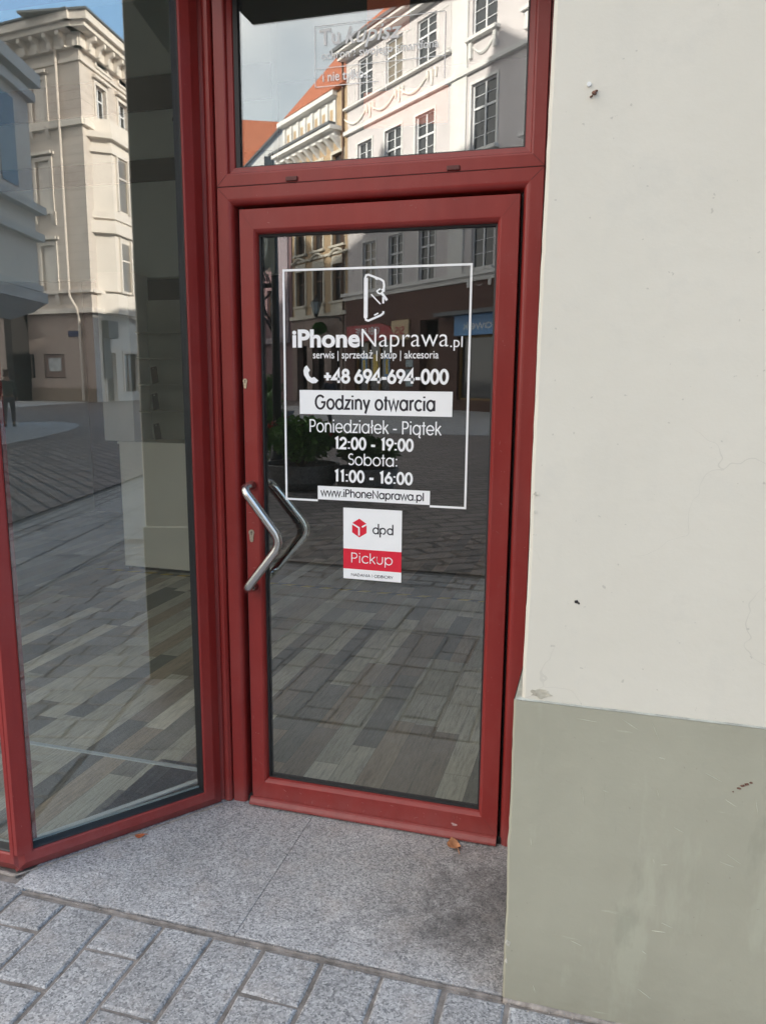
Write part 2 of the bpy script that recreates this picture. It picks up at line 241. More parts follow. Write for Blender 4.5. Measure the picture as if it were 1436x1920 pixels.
M = dict(
    red=red_mat(), plaster=plaster_mat(), plinth=plinth_mat(), granite=granite_mat("granite slab", 1.9, 1.35, True),
    sett=granite_mat("granite setts", 1.6, 1.25), reveal=simple("shade darkened reveal", (.085, .088, .075), .8, .1, 3), planks=plank_mat(),  # reveal: recess shade put into its colour, keeping its reflection dim
    sand=simple("joint sand", (.20, .175, .16), .95, .4, 22, bmp=1, bsc=180), dust=simple("mortar dust", (.27, .235, .21), .95, .35, 40, bmp=1, bsc=200),
    gdoor=glass_mat("door glass", .118, (.955, .97, .96), .03), gbay=glass_mat("bay glass", .16, (.975, .985, .965), .07), gtrans=glass_mat("transom glass", .21, (.95, .97, .96), .03),
    gasket=simple("black rubber", (.012, .012, .014), .5, .2, 30), spacer=simple("aluminium spacer", (.42, .47, .50), .45, .06, 20),
    steel=simple("brushed steel", (.56, .55, .54), .24, .05, 30, metal=1), chrome=simple("polished steel", (.62, .64, .64), .08, .03, 30, metal=1),
    brass=simple("worn brass cylinder", (.48, .44, .36), .35, .2, 200, metal=1), vinyl=simple("white vinyl", (.92, .93, .95), .35, .02, 8),
    ink=simple("black print", (.018, .016, .025), .4, .1, 20), crimson=simple("red print", (.72, .018, .045), .35, .03, 8),
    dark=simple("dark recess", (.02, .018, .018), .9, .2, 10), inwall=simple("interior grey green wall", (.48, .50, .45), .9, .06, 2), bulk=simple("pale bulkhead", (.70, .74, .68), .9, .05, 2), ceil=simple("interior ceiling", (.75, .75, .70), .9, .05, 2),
    beam=simple("dark brown beam", (.035, .02, .016), .7, .2, 5), cab=simple("off white laminate", (.92, .90, .80), .4, .04, 3), shelf=simple("grey shelving", (.34, .34, .29), .5, .06, 4),
    pillar=simple("pale pillar", (.80, .79, .74), .6, .06, 3), black=simple("black plastic", (.015, .015, .016), .3, .1, 10), brownp=simple("brown plastic", (.05, .03, .022), .35, .1, 10),
    yellow=simple("yellow tape", (.55, .40, .06), .5, .15, 20), orange=simple("orange panel", (.90, .20, .09), .6, .06, 4), film=simple("white film lettering", (.94, .95, .96), .5, .02, 6),
    leaf=simple("dry leaf", (.42, .19, .09), .7, .4, 60), leafo=simple("orange leaf", (.45, .13, .05), .7, .3, 60), rust=simple("rust", (.17, .085, .06), .9, .5, 300, bmp=1, bsc=400),
    pale=facade_mat("pale lilac render", (.60, .57, .57)), palew=facade_mat("white facade paint", (.72, .72, .70)), cream=facade_mat("cream stucco", (.62, .56, .505), True), creamt=facade_mat("cream stucco trim", (.73, .68, .62)),
    greyst=facade_mat("grey stucco", (.84, .80, .74)), pink=facade_mat("dull pink render", (.42, .34, .30)), ochre=facade_mat("ochre render", (.45, .335, .21)), ochret=facade_mat("ivory trim", (.60, .57, .49)), rustst=paving_mat("rusticated stone", (.20, .15, .135), (.24, .18, .16), (.08, .06, .05), 1.2, .55, 0, .03),
    purple=facade_mat("mauve render", (.22, .14, .15)), brownst=facade_mat("brown stone cladding", (.10, .052, .042)), winf=simple("white window frame", (.72, .74, .76), .5, .04, 6), woodf=simple("brown window frame", (.10, .055, .035), .5, .1, 6),
    wing=simple("window glass", (.035, .04, .045), .06, .2, 1.5, spec=.9), wingb=simple("curtained window glass", (.20, .17, .13), .1, .2, 1.5, spec=.8), lead=simple("lead flashing", (.12, .13, .14), .6, .15, 5), roof=tile_mat("red clay tiles", (.42, .115, .05), (.58, .19, .09)),
    blue=simple("blue signboard", (.10, .30, .60), .4, .05, 3), signred=simple("dark red signboard", (.33, .012, .022), .4, .05, 3), tan=simple("tan signboard", (.52, .40, .24), .5, .05, 3), iron=simple("black iron", (.014, .015, .017), .45, .2, 10), clockf=simple("clock face", (.62, .66, .62), .3, .1, 6),
    lampg=simple("lantern glass", (.30, .36, .38), .15, .2, 5), green=simple("green hanging plant", (.03, .16, .02), .7, .5, 20), fol=simple("shrub leaves", (.15, .30, .07), .55, .6, 9), fold=simple("dark shrub leaves", (.09, .19, .05), .55, .6, 9), flower=simple("red flowers", (.5, .02, .02), .5, .2, 9),
    planter=granite_mat("planter stone", 1.0, .3), walk=paving_mat("sidewalk slabs", (.27, .272, .28), (.33, .332, .34), (.07, .07, .07), 1.25, .505, 0, .014), band=paving_mat("small paving band", (.27, .27, .275), (.33, .33, .335), (.08, .075, .07), .30, .14, 0, .016),
    cobble=paving_mat("brown road setts", (.15, .125, .115), (.235, .195, .18), (.05, .042, .04), .46, .22, R(37), .030), kerb=simple("dark gutter stone", (.07, .065, .065), .8, .3, 8), smooth=simple("smooth grey paving", (.33, .33, .335), .7, .15, 2), ground=simple("ground", (.22, .20, .19), .9, .2, 1.0))

# ------------------------------------------------------------------ mesh helpers
class MB:
    def __init__(s): s.v = []; s.f = []
    def q(s, *pts):
        i = len(s.v); s.v += [tuple(p) for p in pts]; s.f.append(tuple(range(i, i+len(pts)))); return s
    def box(s, x0, x1, y0, y1, z0, z1, T=None):
        c = [(x, y, z) for z in (z0, z1) for y in (y0, y1) for x in (x0, x1)]
        if T: c = [tuple(T @ Vector(p)) for p in c]
        i = len(s.v); s.v += c
        s.f += [tuple(i+k for k in t) for t in ((0, 2, 3, 1), (4, 5, 7, 6), (0, 1, 5, 4), (2, 6, 7, 3), (0, 4, 6, 2), (1, 3, 7, 5))]; return s
    def prism(s, poly, h0, h1, axis='z', T=None):
        # poly (a,b); axis z: (a,b,h); x: (h,a,b); y: (a,h,b)
        f = {'z': lambda a, b, h: (a, b, h), 'x': lambda a, b, h: (h, a, b), 'y': lambda a, b, h: (a, h, b)}[axis]
        n = len(poly); i = len(s.v); c = [f(a, b, h) for h in (h0, h1) for a, b in poly]
        if T: c = [tuple(T @ Vector(p)) for p in c]
        s.v += c; s.f.append(tuple(i+k for k in range(n))[::-1]); s.f.append(tuple(i+n+k for k in range(n)))
        for k in range(n): j = (k+1) % n; s.f.append((i+k, i+j, i+n+j, i+n+k))
        return s
    def ring(s, x0, x1, z0, z1, prof, mul=(1, 1, 1, 1), mapf=None):
        mapf = mapf or (lambda x, y, z: (x, y, z)); rows = []
        for (w, y) in prof:
            a, b, c, d = (x0+w*mul[0], x1-w*mul[1], z0+w*mul[2], z1-w*mul[3]); i = len(s.v)
            s.v += [mapf(a, y, c), mapf(b, y, c), mapf(b, y, d), mapf(a, y, d)]; rows.append([i, i+1, i+2, i+3])
        n = len(rows)
        for k in range(n):
            A, B = rows[k], rows[(k+1) % n]
            for j in range(4): jj = (j+1) % 4; s.f.append((A[j], A[jj], B[jj], B[j]))
        return s
    def tube(s, pts, r, n=10, cap=True):
        pts = [Vector(p) for p in pts]; rr = r if isinstance(r, (list, tuple)) else [r]*len(pts); rows = []; pn = None
        for k, p in enumerate(pts):
            t = (pts[min(k+1, len(pts)-1)]-pts[max(k-1, 0)]).normalized()
            if pn is None: pn = t.orthogonal().normalized()
            pn = (pn - t*pn.dot(t)).normalized(); b = t.cross(pn); i = len(s.v)
            s.v += [tuple(p+(pn*cos(2*pi*j/n)+b*sin(2*pi*j/n))*rr[k]) for j in range(n)]; rows.append(i)
        for k in range(len(rows)-1):
            for j in range(n): jj = (j+1) % n; s.f.append((rows[k]+j, rows[k]+jj, rows[k+1]+jj, rows[k+1]+j))
        if cap: s.f.append(tuple(rows[0]+j for j in range(n))[::-1]); s.f.append(tuple(rows[-1]+j for j in range(n)))
        return s
    def obj(s, name, mat, parent=None, smooth=False, bevel=0, seg=2):
        me = bpy.data.meshes.new(name); me.from_pydata(s.v, [], s.f); me.materials.append(mat)
        import bmesh
        bm = bmesh.new(); bm.from_mesh(me)
        bmesh.ops.remove_doubles(bm, verts=bm.verts, dist=1e-6) if smooth else None
        bmesh.ops.recalc_face_normals(bm, faces=bm.faces)
        if bevel: bmesh.ops.bevel(bm, geom=bm.edges[:], offset=bevel, segments=seg, affect='EDGES', profile=.6)
        bm.to_mesh(me); bm.free()
        if smooth:
            for p in me.polygons: p.use_smooth = True
        o = bpy.data.objects.new(name, me); COL.objects.link(o)
        if parent: o.parent = parent
        return o
def tag(o, label, cat, group=None):
    o['label'] = label; o['category'] = cat
    if group: o['group'] = group
    return o
def thing(name, label, cat, loc=(0, 0, 0), rz=0, group=None):
    o = bpy.data.objects.new(name, None); COL.objects.link(o); o.location = loc; o.rotation_euler = (0, 0, rz); o.empty_display_size = .1
    return tag(o, label, cat, group)
def struct(o): o['kind'] = 'structure'; return o
def plane(name, x0, x1, y0, y1, z, mat, parent=None): return MB().q((x0, y0, z), (x1, y0, z), (x1, y1, z), (x0, y1, z)).obj(name, mat, parent)
def copy_tree(o, parent=None):
    c = o.copy(); COL.objects.link(c)
    if parent is not None: c.parent = parent
    for ch in [x for x in COL.objects if x.parent == o]: copy_tree(ch, c)
    return c
def fillet(pts, rad, n=6):
    pts = [Vector(p) for p in pts]; out = [pts[0]]
    for k in range(1, len(pts)-1):
        a, b, c = pts[k-1], pts[k], pts[k+1]; r_ = min(rad, (a-b).length*.45, (c-b).length*.45)
        p0 = b+(a-b).normalized()*r_; p1 = b+(c-b).normalized()*r_
        for i in range(n+1):
            t = i/n; out.append(p0*(1-t)**2+b*2*t*(1-t)+p1*t*t)
    out.append(pts[-1]); return out

# ------------------------------------------------------------------ lettering
# a geometric round sans made of strokes: x-height .52, capitals .72
def ln(*p): return [(p[i], p[i+1]) for i in range(0, len(p), 2)]
def arc(cx, cy, rx, ry, a0, a1, n=None):
    n = n or max(4, int(abs(a1-a0)/12)); return [(cx+rx*cos(R(a0+(a1-a0)*i/n)), cy+ry*sin(R(a0+(a1-a0)*i/n))) for i in range(n+1)]
bowl = lambda cx: arc(cx, .26, .26, .26, 0, 360, 32)
G = {
 'a': (.70, [bowl(.33), ln(.59, .54, .59, -.02)]), 'b': (.70, [bowl(.36), ln(.10, .74, .10, -.02)]), 'c': (.58, [arc(.33, .26, .26, .26, 42, 318)]),
 'd': (.70, [bowl(.33), ln(.59, .76, .59, -.02)]), 'e': (.66, [arc(.33, .26, .26, .26, 0, 322), ln(.07, .25, .59, .25)]),
 'g': (.70, [bowl(.33), ln(.59, .54, .59, .0)+arc(.34, .0, .25, .2, 0, -155)]), 'h': (.62, [ln(.10, .76, .10, -.02), arc(.31, .31, .21, .21, 180, 0)+ln(.52, -.02)]),
 'i': (.24, [ln(.12, .52, .12, -.02), ln(.12, .66, .12, .74)]), 'j': (.24, [ln(.12, .52, .12, -.1)]), 'k': (.50, [ln(.10, .76, .10, -.02), ln(.44, .52, .12, .22), ln(.21, .31, .47, -.02)]),
 'l': (.22, [ln(.11, .76, .11, -.02)]), 'ł': (.26, [ln(.13, .76, .13, -.02), ln(.02, .32, .24, .46)]), 'n': (.62, [ln(.10, .54, .10, -.02), arc(.31, .31, .21, .21, 180, 0)+ln(.52, -.02)]),
 'o': (.66, [bowl(.33)]), 'p': (.70, [bowl(.36), ln(.10, .54, .10, -.22)]), 'r': (.36, [ln(.10, .54, .10, -.02), arc(.29, .32, .19, .19, 180, 70)]),
 's': (.42, [arc(.21, .385, .13, .125, 40, 270)[:-1]+arc(.21, .135, .15, .125, 90, -140)]), 't': (.32, [ln(.16, .72, .16, -.02), ln(.02, .50, .30, .50)]),
 'u': (.62, [ln(.10, .54, .10, .2)+arc(.31, .21, .21, .21, 180, 360)+ln(.52, .54), ]), 'w': (.80, [ln(.04, .53, .22, 0, .40, .52, .58, 0, .76, .53)]),
 'y': (.54, [ln(.05, .53, .28, .02), ln(.50, .53, .18, -.22)]), 'z': (.48, [ln(.06, .49, .42, .49, .06, .02, .44, .02)]),
 'ą': (.70, [bowl(.33), ln(.59, .54, .59, -.02), arc(.60, -.10, .08, .08, 90, 290)]),
 'G': (.88, [arc(.42, .36, .36, .36, 42, 360)+ln(.50, .36)]), 'P': (.58, [ln(.10, .74, .10, -.02), ln(.10, .70, .30, .70)+arc(.31, .51, .19, .19, 90, -90)+ln(.10, .32)]),
 'N': (.76, [ln(.10, -.02, .10, .70, .64, .02, .64, .74)]), 'S': (.52, [arc(.26, .53, .17, .17, 40, 270)[:-1]+arc(.26, .19, .20, .18, 90, -150)]),
 'D': (.72, [ln(.10, .02, .10, .70, .28, .70)+arc(.28, .36, .34, .34, 90, -90)+ln(.10, .02)]), 'A': (.70, [ln(.04, -.02, .35, .72, .66, -.02), ln(.15, .24, .55, .24)]),
 'I': (.22, [ln(.11, .74, .11, -.02)]), 'O': (.84, [arc(.42, .36, .36, .36, 0, 360, 36)]), 'B': (.60, [ln(.10, .02, .10, .70, .30, .70)+arc(.30, .54, .16, .16, 90, -90)+ln(.10, .38), ln(.10, .38, .32, .38)+arc(.32, .20, .18, .18, 90, -90)+ln(.10, .02)]),
 'R': (.58, [ln(.10, -.02, .10, .70, .30, .70)+arc(.30, .52, .18, .18, 90, -90)+ln(.10, .34), ln(.28, .34, .50, -.02)]), 'Y': (.60, [ln(.04, .73, .30, .34), ln(.56, .73, .30, .34, .30, -.02)]),
 'U': (.66, [ln(.10, .74, .10, .24)+arc(.33, .24, .23, .22, 180, 360)+ln(.56, .74)]), 'W': (.96, [ln(.04, .73, .26, 0, .48, .72, .70, 0, .92, .73)]), 'E': (.54, [ln(.46, .70, .10, .70, .10, .02, .46, .02), ln(.10, .38, .42, .38)]),
 '0': (.56, [arc(.28, .36, .20, .35, 0, 360, 32)]), '1': (.40, [ln(.10, .62, .24, .70, .24, -.02)]), '2': (.56, [arc(.27, .50, .19, .20, 170, -25)+ln(.07, .03, .50, .03)]),
 '4': (.60, [ln(.42, -.02, .42, .70, .04, .20, .56, .20)]), '6': (.56, [arc(.28, .22, .20, .20, 0, 360, 30), ln(.36, .72, .10, .30)]), '8': (.56, [arc(.28, .54, .155, .155, 0, 360, 28), arc(.28, .20, .20, .18, 0, 360, 28)]),
 '9': (.56, [arc(.28, .49, .20, .20, 0, 360, 30), ln(.46, .42, .20, -.02)]), '+': (.58, [ln(.06, .33, .50, .33), ln(.28, .11, .28, .55)]), '-': (.38, [ln(.04, .25, .32, .25)]),
 ':': (.26, [ln(.13, .00, .13, .09), ln(.13, .40, .13, .49)]), '.': (.24, [ln(.12, -.01, .12, .08)]), ' ': (.30, [])}
def ribbon(mb, pts, w, depth, put, k):
    """one stroke as a thin raised ribbon; put maps (a, b, d) to a 3D point"""
    pts = [Vector(p) for p in pts]; closed = (pts[0]-pts[-1]).length < 1e-4; n = len(pts); L_, R_ = [], []
    for i, p in enumerate(pts):
        a = pts[i-1] if i else (pts[-2] if closed else None); b = pts[i+1] if i < n-1 else (pts[1] if closed else None)
        d0 = (p-a).normalized() if a is not None else None; d1 = (b-p).normalized() if b is not None else None
        d = d0 if d1 is None else d1 if d0 is None else (d0+d1).normalized() if (d0+d1).length > 1e-3 else d1
        nn = Vector((-d.y, d.x)); m = 1.0
        if d0 is not None and d1 is not None: m = 1/max(.45, nn.dot(Vector((-d1.y, d1.x))))
        L_.append(p+nn*w*.5*m); R_.append(p-nn*w*.5*m)
    i0 = len(mb.v); dd = depth+k*.00003
    for l, r in zip(L_, R_): mb.v += [put(l.x, l.y, dd), put(r.x, r.y, dd), put(l.x, l.y, 0), put(r.x, r.y, 0)]
    for j in range(n-1):
        a = i0+j*4; b = a+4; mb.f += [(a, a+1, b+1, b), (a+2, a, b, b+2), (a+1, a+3, b+3, b+1)]
    mb.f += [(i0, i0+2, i0+3, i0+1), (i0+(n-1)*4, i0+(n-1)*4+1, i0+(n-1)*4+3, i0+(n-1)*4+2)]
def strokes(name, mat, parent, text, x0, x1, zb, h, w, y=.0300, depth=.0006, track=.0, track_fix=None, put=None):
    """text fitted between x0 and x1, baseline zb, capital height h; w = stroke width in metres"""
    adv = 0; items = []
    for ch in text:
        a, st = G[ch]; items.append((adv, st)); adv += a+track
    adv -= track; sx = (x1-x0)/adv; sz = h/.72; mb = MB(); k = 0
    put = put or (lambda a, b, d: (a, y-d, b))
    for ox, st in items:
        for s_ in st:
            ribbon(mb, [(x0+(ox+px)*sx, zb+pz*sz) for px, pz in s_], w, depth, put, k % 7); k += 1
    return mb.obj(name, mat, parent)
def fonttext(name, mat, parent, text, x0, x1, zb, h, off=0, shear=0, y=.0300, depth=.0003, href='H', T=None):
    cu = bpy.data.curves.new(name, 'FONT'); cu.body = text; cu.offset = off; cu.shear = shear; cu.extrude = .0004; cu.resolution_u = 4; cu.size = 1
    o = bpy.data.objects.new(name, cu); COL.objects.link(o); dg = bpy.context.evaluated_depsgraph_get(); dg.update()
    me = bpy.data.meshes.new_from_object(o.evaluated_get(dg)); 
    cu.body = href; dg.update(); m2 = bpy.data.meshes.new_from_object(o.evaluated_get(dg)); hh = max(v.co.y for v in m2.vertices)
    COL.objects.unlink(o); bpy.data.objects.remove(o); bpy.data.meshes.remove(m2)
    xs = [v.co.x for v in me.vertices]; a, b = min(xs), max(xs); sx = (x1-x0)/(b-a); sz = h/hh
    for v in me.vertices:
        X, Z, D = x0+(v.co.x-a)*sx, zb+v.co.y*sz, (depth if v.co.z > 0 else -.0001)
        v.co = (X, y-D, Z)
    if T: me.transform(T)
    me.materials.clear(); me.materials.append(mat); me.update(); me.flip_normals() if False else None
    p = bpy.data.objects.new(name, me); COL.objects.link(p); p.parent = parent; return p

# ================================================================== GROUND
struct(plane('ground', -900, 900, -900, 900, -.06, M['ground']))
struct(MB().box(-3.5, 4.5, -1.99, .2, -.05, -.0075).obj('paving_bed', M['sand']))
struct(MB().box(-40, 70, -3.0, -1.99, -.05, -.004).obj('sidewalk', M['walk']))
struct(MB().box(-40, -3.5, -1.99, .2, -.05, -.004).obj('sidewalk', M['walk'])); struct(MB().box(4.5, 70, -1.99, .2, -.05, -.004).obj('sidewalk', M['walk']))
struct(MB().box(-40, 70, -3.42, -3.0, -.05, -.006).obj('paving_band', M['band']))
struct(MB().box(-40, 70, -3.56, -3.42, -.05, -.022).obj('gutter', M['kerb']))
struct(MB().box(-60, 90, -62, -3.56, -.055, -.012).obj('road', M['cobble']))
mb = MB(); n = 40
for k in range(n): pass
mb.prism([(22.9-9.5+10.5*cos(2*pi*k/n), -11.6+3.0*sin(2*pi*k/n)) for k in range(n)], -.012, -.006); struct(mb.obj('paved_island', M['smooth']))
struct(MB().box(-60, 90, -40, -19.4, -.012, -.004, Matrix.Rotation(R(0), 4, 'Z')).obj('far_pavement', M['smooth']))
# granite threshold slabs
mb = MB(); mb.box(-.505, .2435, -.632, .20, -.04, 0); struct(mb.obj('threshold_slab', M['granite'], bevel=.003))
mb = MB(); mb.box(.2450, 1.14, -.634, .20, -.04, .0006); struct(mb.obj('threshold_slab', M['granite'], bevel=.003))
# granite setts laid in courses toward the street
XJ = [-.78, -.62, -.460, -.297, -.134, .032, .188, .343, .515, .683, .85, 1.01, 1.17]
while XJ[0] > -3.2: XJ.insert(0, XJ[0]-.16)
while XJ[-1] < 4.2: XJ.append(XJ[-1]+.163)
first = {-.460: -.775, -.297: -.945, -.134: -.787, .032: -.952, .188: -1.0, .343: -.814, .515: -1.02, .683: -.86}
mb = MB()
import bmesh
for a, b in zip(XJ[:-1], XJ[1:]):
    y = -.652 if a > -.47 else -.62; w = random.choice((.14, .2, .29, .33)); k = 0
    if a < -.47: y = -.60-random.random()*.02
    while y > -1.97:
        y2 = first[a] if (k == 0 and a in first) else y-random.choice((.15, .22, .28, .33))
        if y2 < -1.85: y2 = -1.982
        j = lambda s=.0025: random.uniform(-s, s)
        g = .0036; zt = random.uniform(-.004, .0005)
        pl = [(a+g+j(), y2+g+j()), (b-g+j(), y2+g+j()), (b-g+j(), y-g+j()), (a+g+j(), y-g+j())]
        # break up the outline slightly
        out = []
        for i in range(4):
            p, q = Vector(pl[i]), Vector(pl[(i+1) % 4]); out.append(p)
            for t in (.3, .62): out.append(p.lerp(q, t)+Vector((j(.0015), j(.0015))))
        cx = sum(p.x for p in out)/len(out); cyy = sum(p.y for p in out)/len(out); n_ = len(out)
        rows = []
        tx, ty = j(.006), j(.006)
        for s_, z in ((1.0, -.05), (1.0, zt-.009), (.0, zt-.003), (-1, zt)):
            inset = {0: 0, 1: 0, 2: .003, 3: .0075}[len(rows)]; i0 = len(mb.v)
            for p in out:
                d = Vector((cx-p.x, cyy-p.y)); q = Vector((p.x+(inset if p.x < cx else -inset)*min(1, abs(p.x-cx)*30), p.y+(inset if p.y < cyy else -inset)*min(1, abs(p.y-cyy)*30)))
                mb.v.append((q.x, q.y, z+(q.x-cx)*tx+(q.y-cyy)*ty))
            rows.append(i0)
        for r0, r1 in zip(rows[:-1], rows[1:]):
            for i in range(n_): jn = (i+1) % n_; mb.f.append((r0+i, r0+jn, r1+jn, r1+i))
        mb.f.append(tuple(rows[-1]+i for i in range(n_))); y = y2; k += 1
struct(mb.obj('sett_paving', M['sett']))
# crumbling mortar line in front of the slabs: a lumpy bead
mb = MB(); pts = []; rr = []
for k in range(120):
    x = -.50+k*1.50/119; pts.append((x, -.6415+.002*noise.noise((x*9, 0, 0)), -.0075)); rr.append(.0062+.0042*noise.noise((x*25, 3, 0)))
mb.tube(pts, rr, 8); struct(mb.obj('mortar_joint', M['sand'], smooth=True))

# ================================================================== SHOP WALL (right)
wall = thing('plastered_wall', 'cream plastered wall above a green plinth, right of the recessed shop door', 'wall', (1.0, -.645, 0))
WL = Matrix.Translation((-1.0, .645, 0))
def wobj(mb, name, mat, **k):
    o = mb.obj(name, mat, wall, **k); o.data.transform(WL); return o
def wavy(x0, x1, z0, z1, yf, amp, seed):
    return None
mb = MB()
# plinth with a slightly uneven arris
nz = 60; P = []
for i in range(nz+1):
    z = .806*i/nz; d = .003*noise.noise((2, z*6, 1))+.0018*noise.noise((5, z*31, 1)); P.append((z, d))
for (z0, d0), (z1, d1) in zip(P[:-1], P[1:]):
    mb.q((1.003+d0, -.645, z0), (4.6, -.645, z0), (4.6, -.645, z1), (1.003+d1, -.645, z1))
    mb.q((.997+d0, -.639, z0), (1.003+d0, -.645, z0), (1.003+d1, -.645, z1), (.997+d1, -.639, z1))
wobj(mb, 'plinth', M['plinth'])
mb = MB(); mb.q((.999, -.643, .806), (4.6, -.643, .806), (4.6, -.634, .811), (1.014, -.634, .811)); mb.q((.999, .16, .806), (.999, -.643, .806), (1.014, -.634, .811), (1.014, .16, .811)); wobj(mb, 'plinth_ledge', simple("grimy ledge paint", (.33, .33, .29), .8, .3, 25))
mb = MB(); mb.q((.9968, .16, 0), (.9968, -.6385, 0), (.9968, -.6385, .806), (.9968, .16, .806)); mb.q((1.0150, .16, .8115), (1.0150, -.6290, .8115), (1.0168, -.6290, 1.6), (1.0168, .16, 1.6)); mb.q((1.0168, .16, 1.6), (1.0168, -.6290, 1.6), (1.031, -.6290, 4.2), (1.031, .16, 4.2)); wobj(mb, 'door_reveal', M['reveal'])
mb = MB(); P = []
for i in range(121):
    z = .80+3.4*i/120; P.append((z, .0035*noise.noise((7, z*3, 1))+.0012*noise.noise((9, z*25, 1))+.008*max(0, (z-1.6))/1.0))
for (z0, d0), (z1, d1) in zip(P[:-1], P[1:]):
    c = [(1.0172+d0, -.628), (1.0155+d0, -.632), (1.0175+d0, -.635), (1.0235+d0, -.638), (4.6, -.638)]; c2 = [(1.0172+d1, -.628), (1.0155+d1, -.632), (1.0175+d1, -.635), (1.0235+d1, -.638), (4.6, -.638)]
    for (a, b), (e, f) in zip(zip(c[:-1], c[1:]), zip(c2[:-1], c2[1:])): mb.q((*a, z0), (*b, z0), (*f, z1), (*e, z1))
wobj(mb, 'plaster', M['plaster'])
# soffit over the entrance and the storeys above
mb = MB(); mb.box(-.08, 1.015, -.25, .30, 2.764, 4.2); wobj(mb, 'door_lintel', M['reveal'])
mb = MB(); mb.prism([(-4.6, -.585), (-.5275, -.585), (-.103, -.038), (-.08, -.03), (-.08, .30), (-4.6, .30)], 2.921, 4.2); wobj(mb, 'bay_head', M['red'])
mb = MB(); mb.box(-14, 4.6, -.631, .35, 4.2, 26); mb.box(4.6, 16, -.631, .35, .0, 26); mb.box(-14, -4.6, -.631, .35, 0, 4.2); wobj(mb, 'upper_wall', M['plaster'])
mb = MB(); mb.box(-14, 16, .35, 13, 4.7, 26); mb.prism([(-.8, 26), (13.2, 26), (6, 33)], -14, 16, 'x'); mb.prism([(-14, 26), (-10, 35), (-6, 26)], 0, 12, 'y'); mb.prism([(3, 26), (6.5, 34.5), (10, 26)], 0, 12, 'y'); wobj(mb, 'roof', M['roof'])  # roof raised and gabled out of view to shade the street
# cement smear at the base of the plinth and grime bead
mb = MB(); pts, rr = [], []
for k in range(160):
    x = 1.0+k*2.2/159; pts.append((x, -.646+.002*noise.noise((x*8, 1, 2)), -.004)); rr.append(.0085+.006*noise.noise((x*14, 5, 2)))
mb.tube(pts, rr, 8); wobj(mb, 'mortar_bead', M['dust'], smooth=True)
# marks on the wall: rusty bracket stub, plug hole, rust chips, flaked patch
mb = MB(); mb.tube([(1.108, -.629, 2.126), (1.110, -.637, 2.124), (1.112, -.640, 2.120)], [.0045, .004, .002], 7); mb.tube([(1.106, -.629, 2.121), (1.102, -.634, 2.117)], .0018, 6); mb.tube([(1.111, -.629, 2.130), (1.115, -.634, 2.128)], .0018, 6); wobj(mb, 'bracket_stub', M['rust'], smooth=True).data.transform(Matrix.Translation((0, -.007, 0)))
mb = MB(); mb.tube([(1.098, -.6315, 2.142), (1.098, -.6345, 2.142)], .0045, 10); wobj(mb, 'plaster_dab', M['palew']).data.transform(Matrix.Translation((0, -.007, 0)))
def blotch(cx, cz, rx, rz, y, seed, n=14, th=.0009):
    random.seed(seed); return [(cx+rx*(.55+.5*random.random())*cos(2*pi*k/n), cz+rz*(.55+.5*random.random())*sin(2*pi*k/n)) for k in range(n)]
mb = MB(); mb.prism(blotch(1.128, 1.055, .0055, .005, 0, 3), -.6318, -.6300, 'y'); mb.prism(blotch(1.133, 1.052, .003, .003, 0, 4), -.6317, -.6300, 'y'); wobj(mb, 'plug_hole', M['dark']).data.transform(Matrix.Translation((0, -.007, 0)))
mb = MB()
for i, (x, z, a, b) in enumerate(((1.504, .668, .006, .003), (1.512, .673, .006, .004), (1.497, .661, .005, .003), (1.520, .678, .004, .003), (1.486, .651, .002, .002))): mb.prism(blotch(x, z, a, b, 0, 20+i), -.6457, -.6445, 'y')
wobj(mb, 'paint_chip', M['rust'])
mb = MB(); mb.prism(blotch(1.058, .826, .03, .014, 0, 9, 22), -.6318, -.6300, 'y'); wobj(mb, 'flaked_patch', simple("bare render", (.42, .39, .32), .9, .3, 40, bmp=1)).data.transform(Matrix.Translation((0, -.007, 0)))
mb = MB()
for i, (x, z, a, b) in enumerate(((1.022, 1.298, .007, .006), (1.022, 1.256, .004, .005))): mb.prism(blotch(x+.006, z, a, b, 0, 40+i), -.6395, -.6370, 'y')
mb.prism(blotch(1.006, .16, .008, .012, 0, 44), -.6462, -.6440, 'y'); mb.prism(blotch(1.004, .11, .004, .008, 0, 45), -.6462, -.6440, 'y'); wobj(mb, 'edge_chip', simple("pale render chip", (.5, .47, .4), .9, .35, 90, bmp=1))
random.seed(11)
mb = MB()   # scratches in the plinth paint
for k in range(26):
    x = random.uniform(1.03, 1.75); z = random.uniform(.02, .78); a = random.choice((random.uniform(-.6, .3), random.uniform(-1.5, -1.1))); l = random.uniform(.008, .045); w = random.uniform(.0003, .0007)
    p = Vector((x, z)); d = Vector((cos(a), sin(a))); nn = Vector((-d.y, d.x))*w; pts = [p-d*l*.5, p+nn*.9, p+d*l*.5, p-nn]
    mb.prism([(q.x, q.y) for q in pts], -.6456-k*.00001, -.6446, 'y')
wobj(mb, 'scratch', simple("pale scratch", (.50, .50, .41), .8, .2, 50))

# ================================================================== DOOR FRAME + TRANSOM
red, gk = M['red'], M['gasket']
ZT = 2.92
frame = thing('door_frame', 'dark red timber door frame with a fixed transom window over the door', 'door frame', (.45, .02, 0))
FL = Matrix.Translation((-.45, -.02, 0))
def fobj(mb, name, mat, parent=None, **k):
    o = mb.obj(name, mat, parent or frame, **k); o.data.transform(FL); return o
q = [(0, .11), (0, -.0008), (.0012, -.0022), (.0345, -.0022), (.040, -.0012), (.045, .0018), (.049, .006), (.0515, .011), (.0525, .016), (.053, .06)]
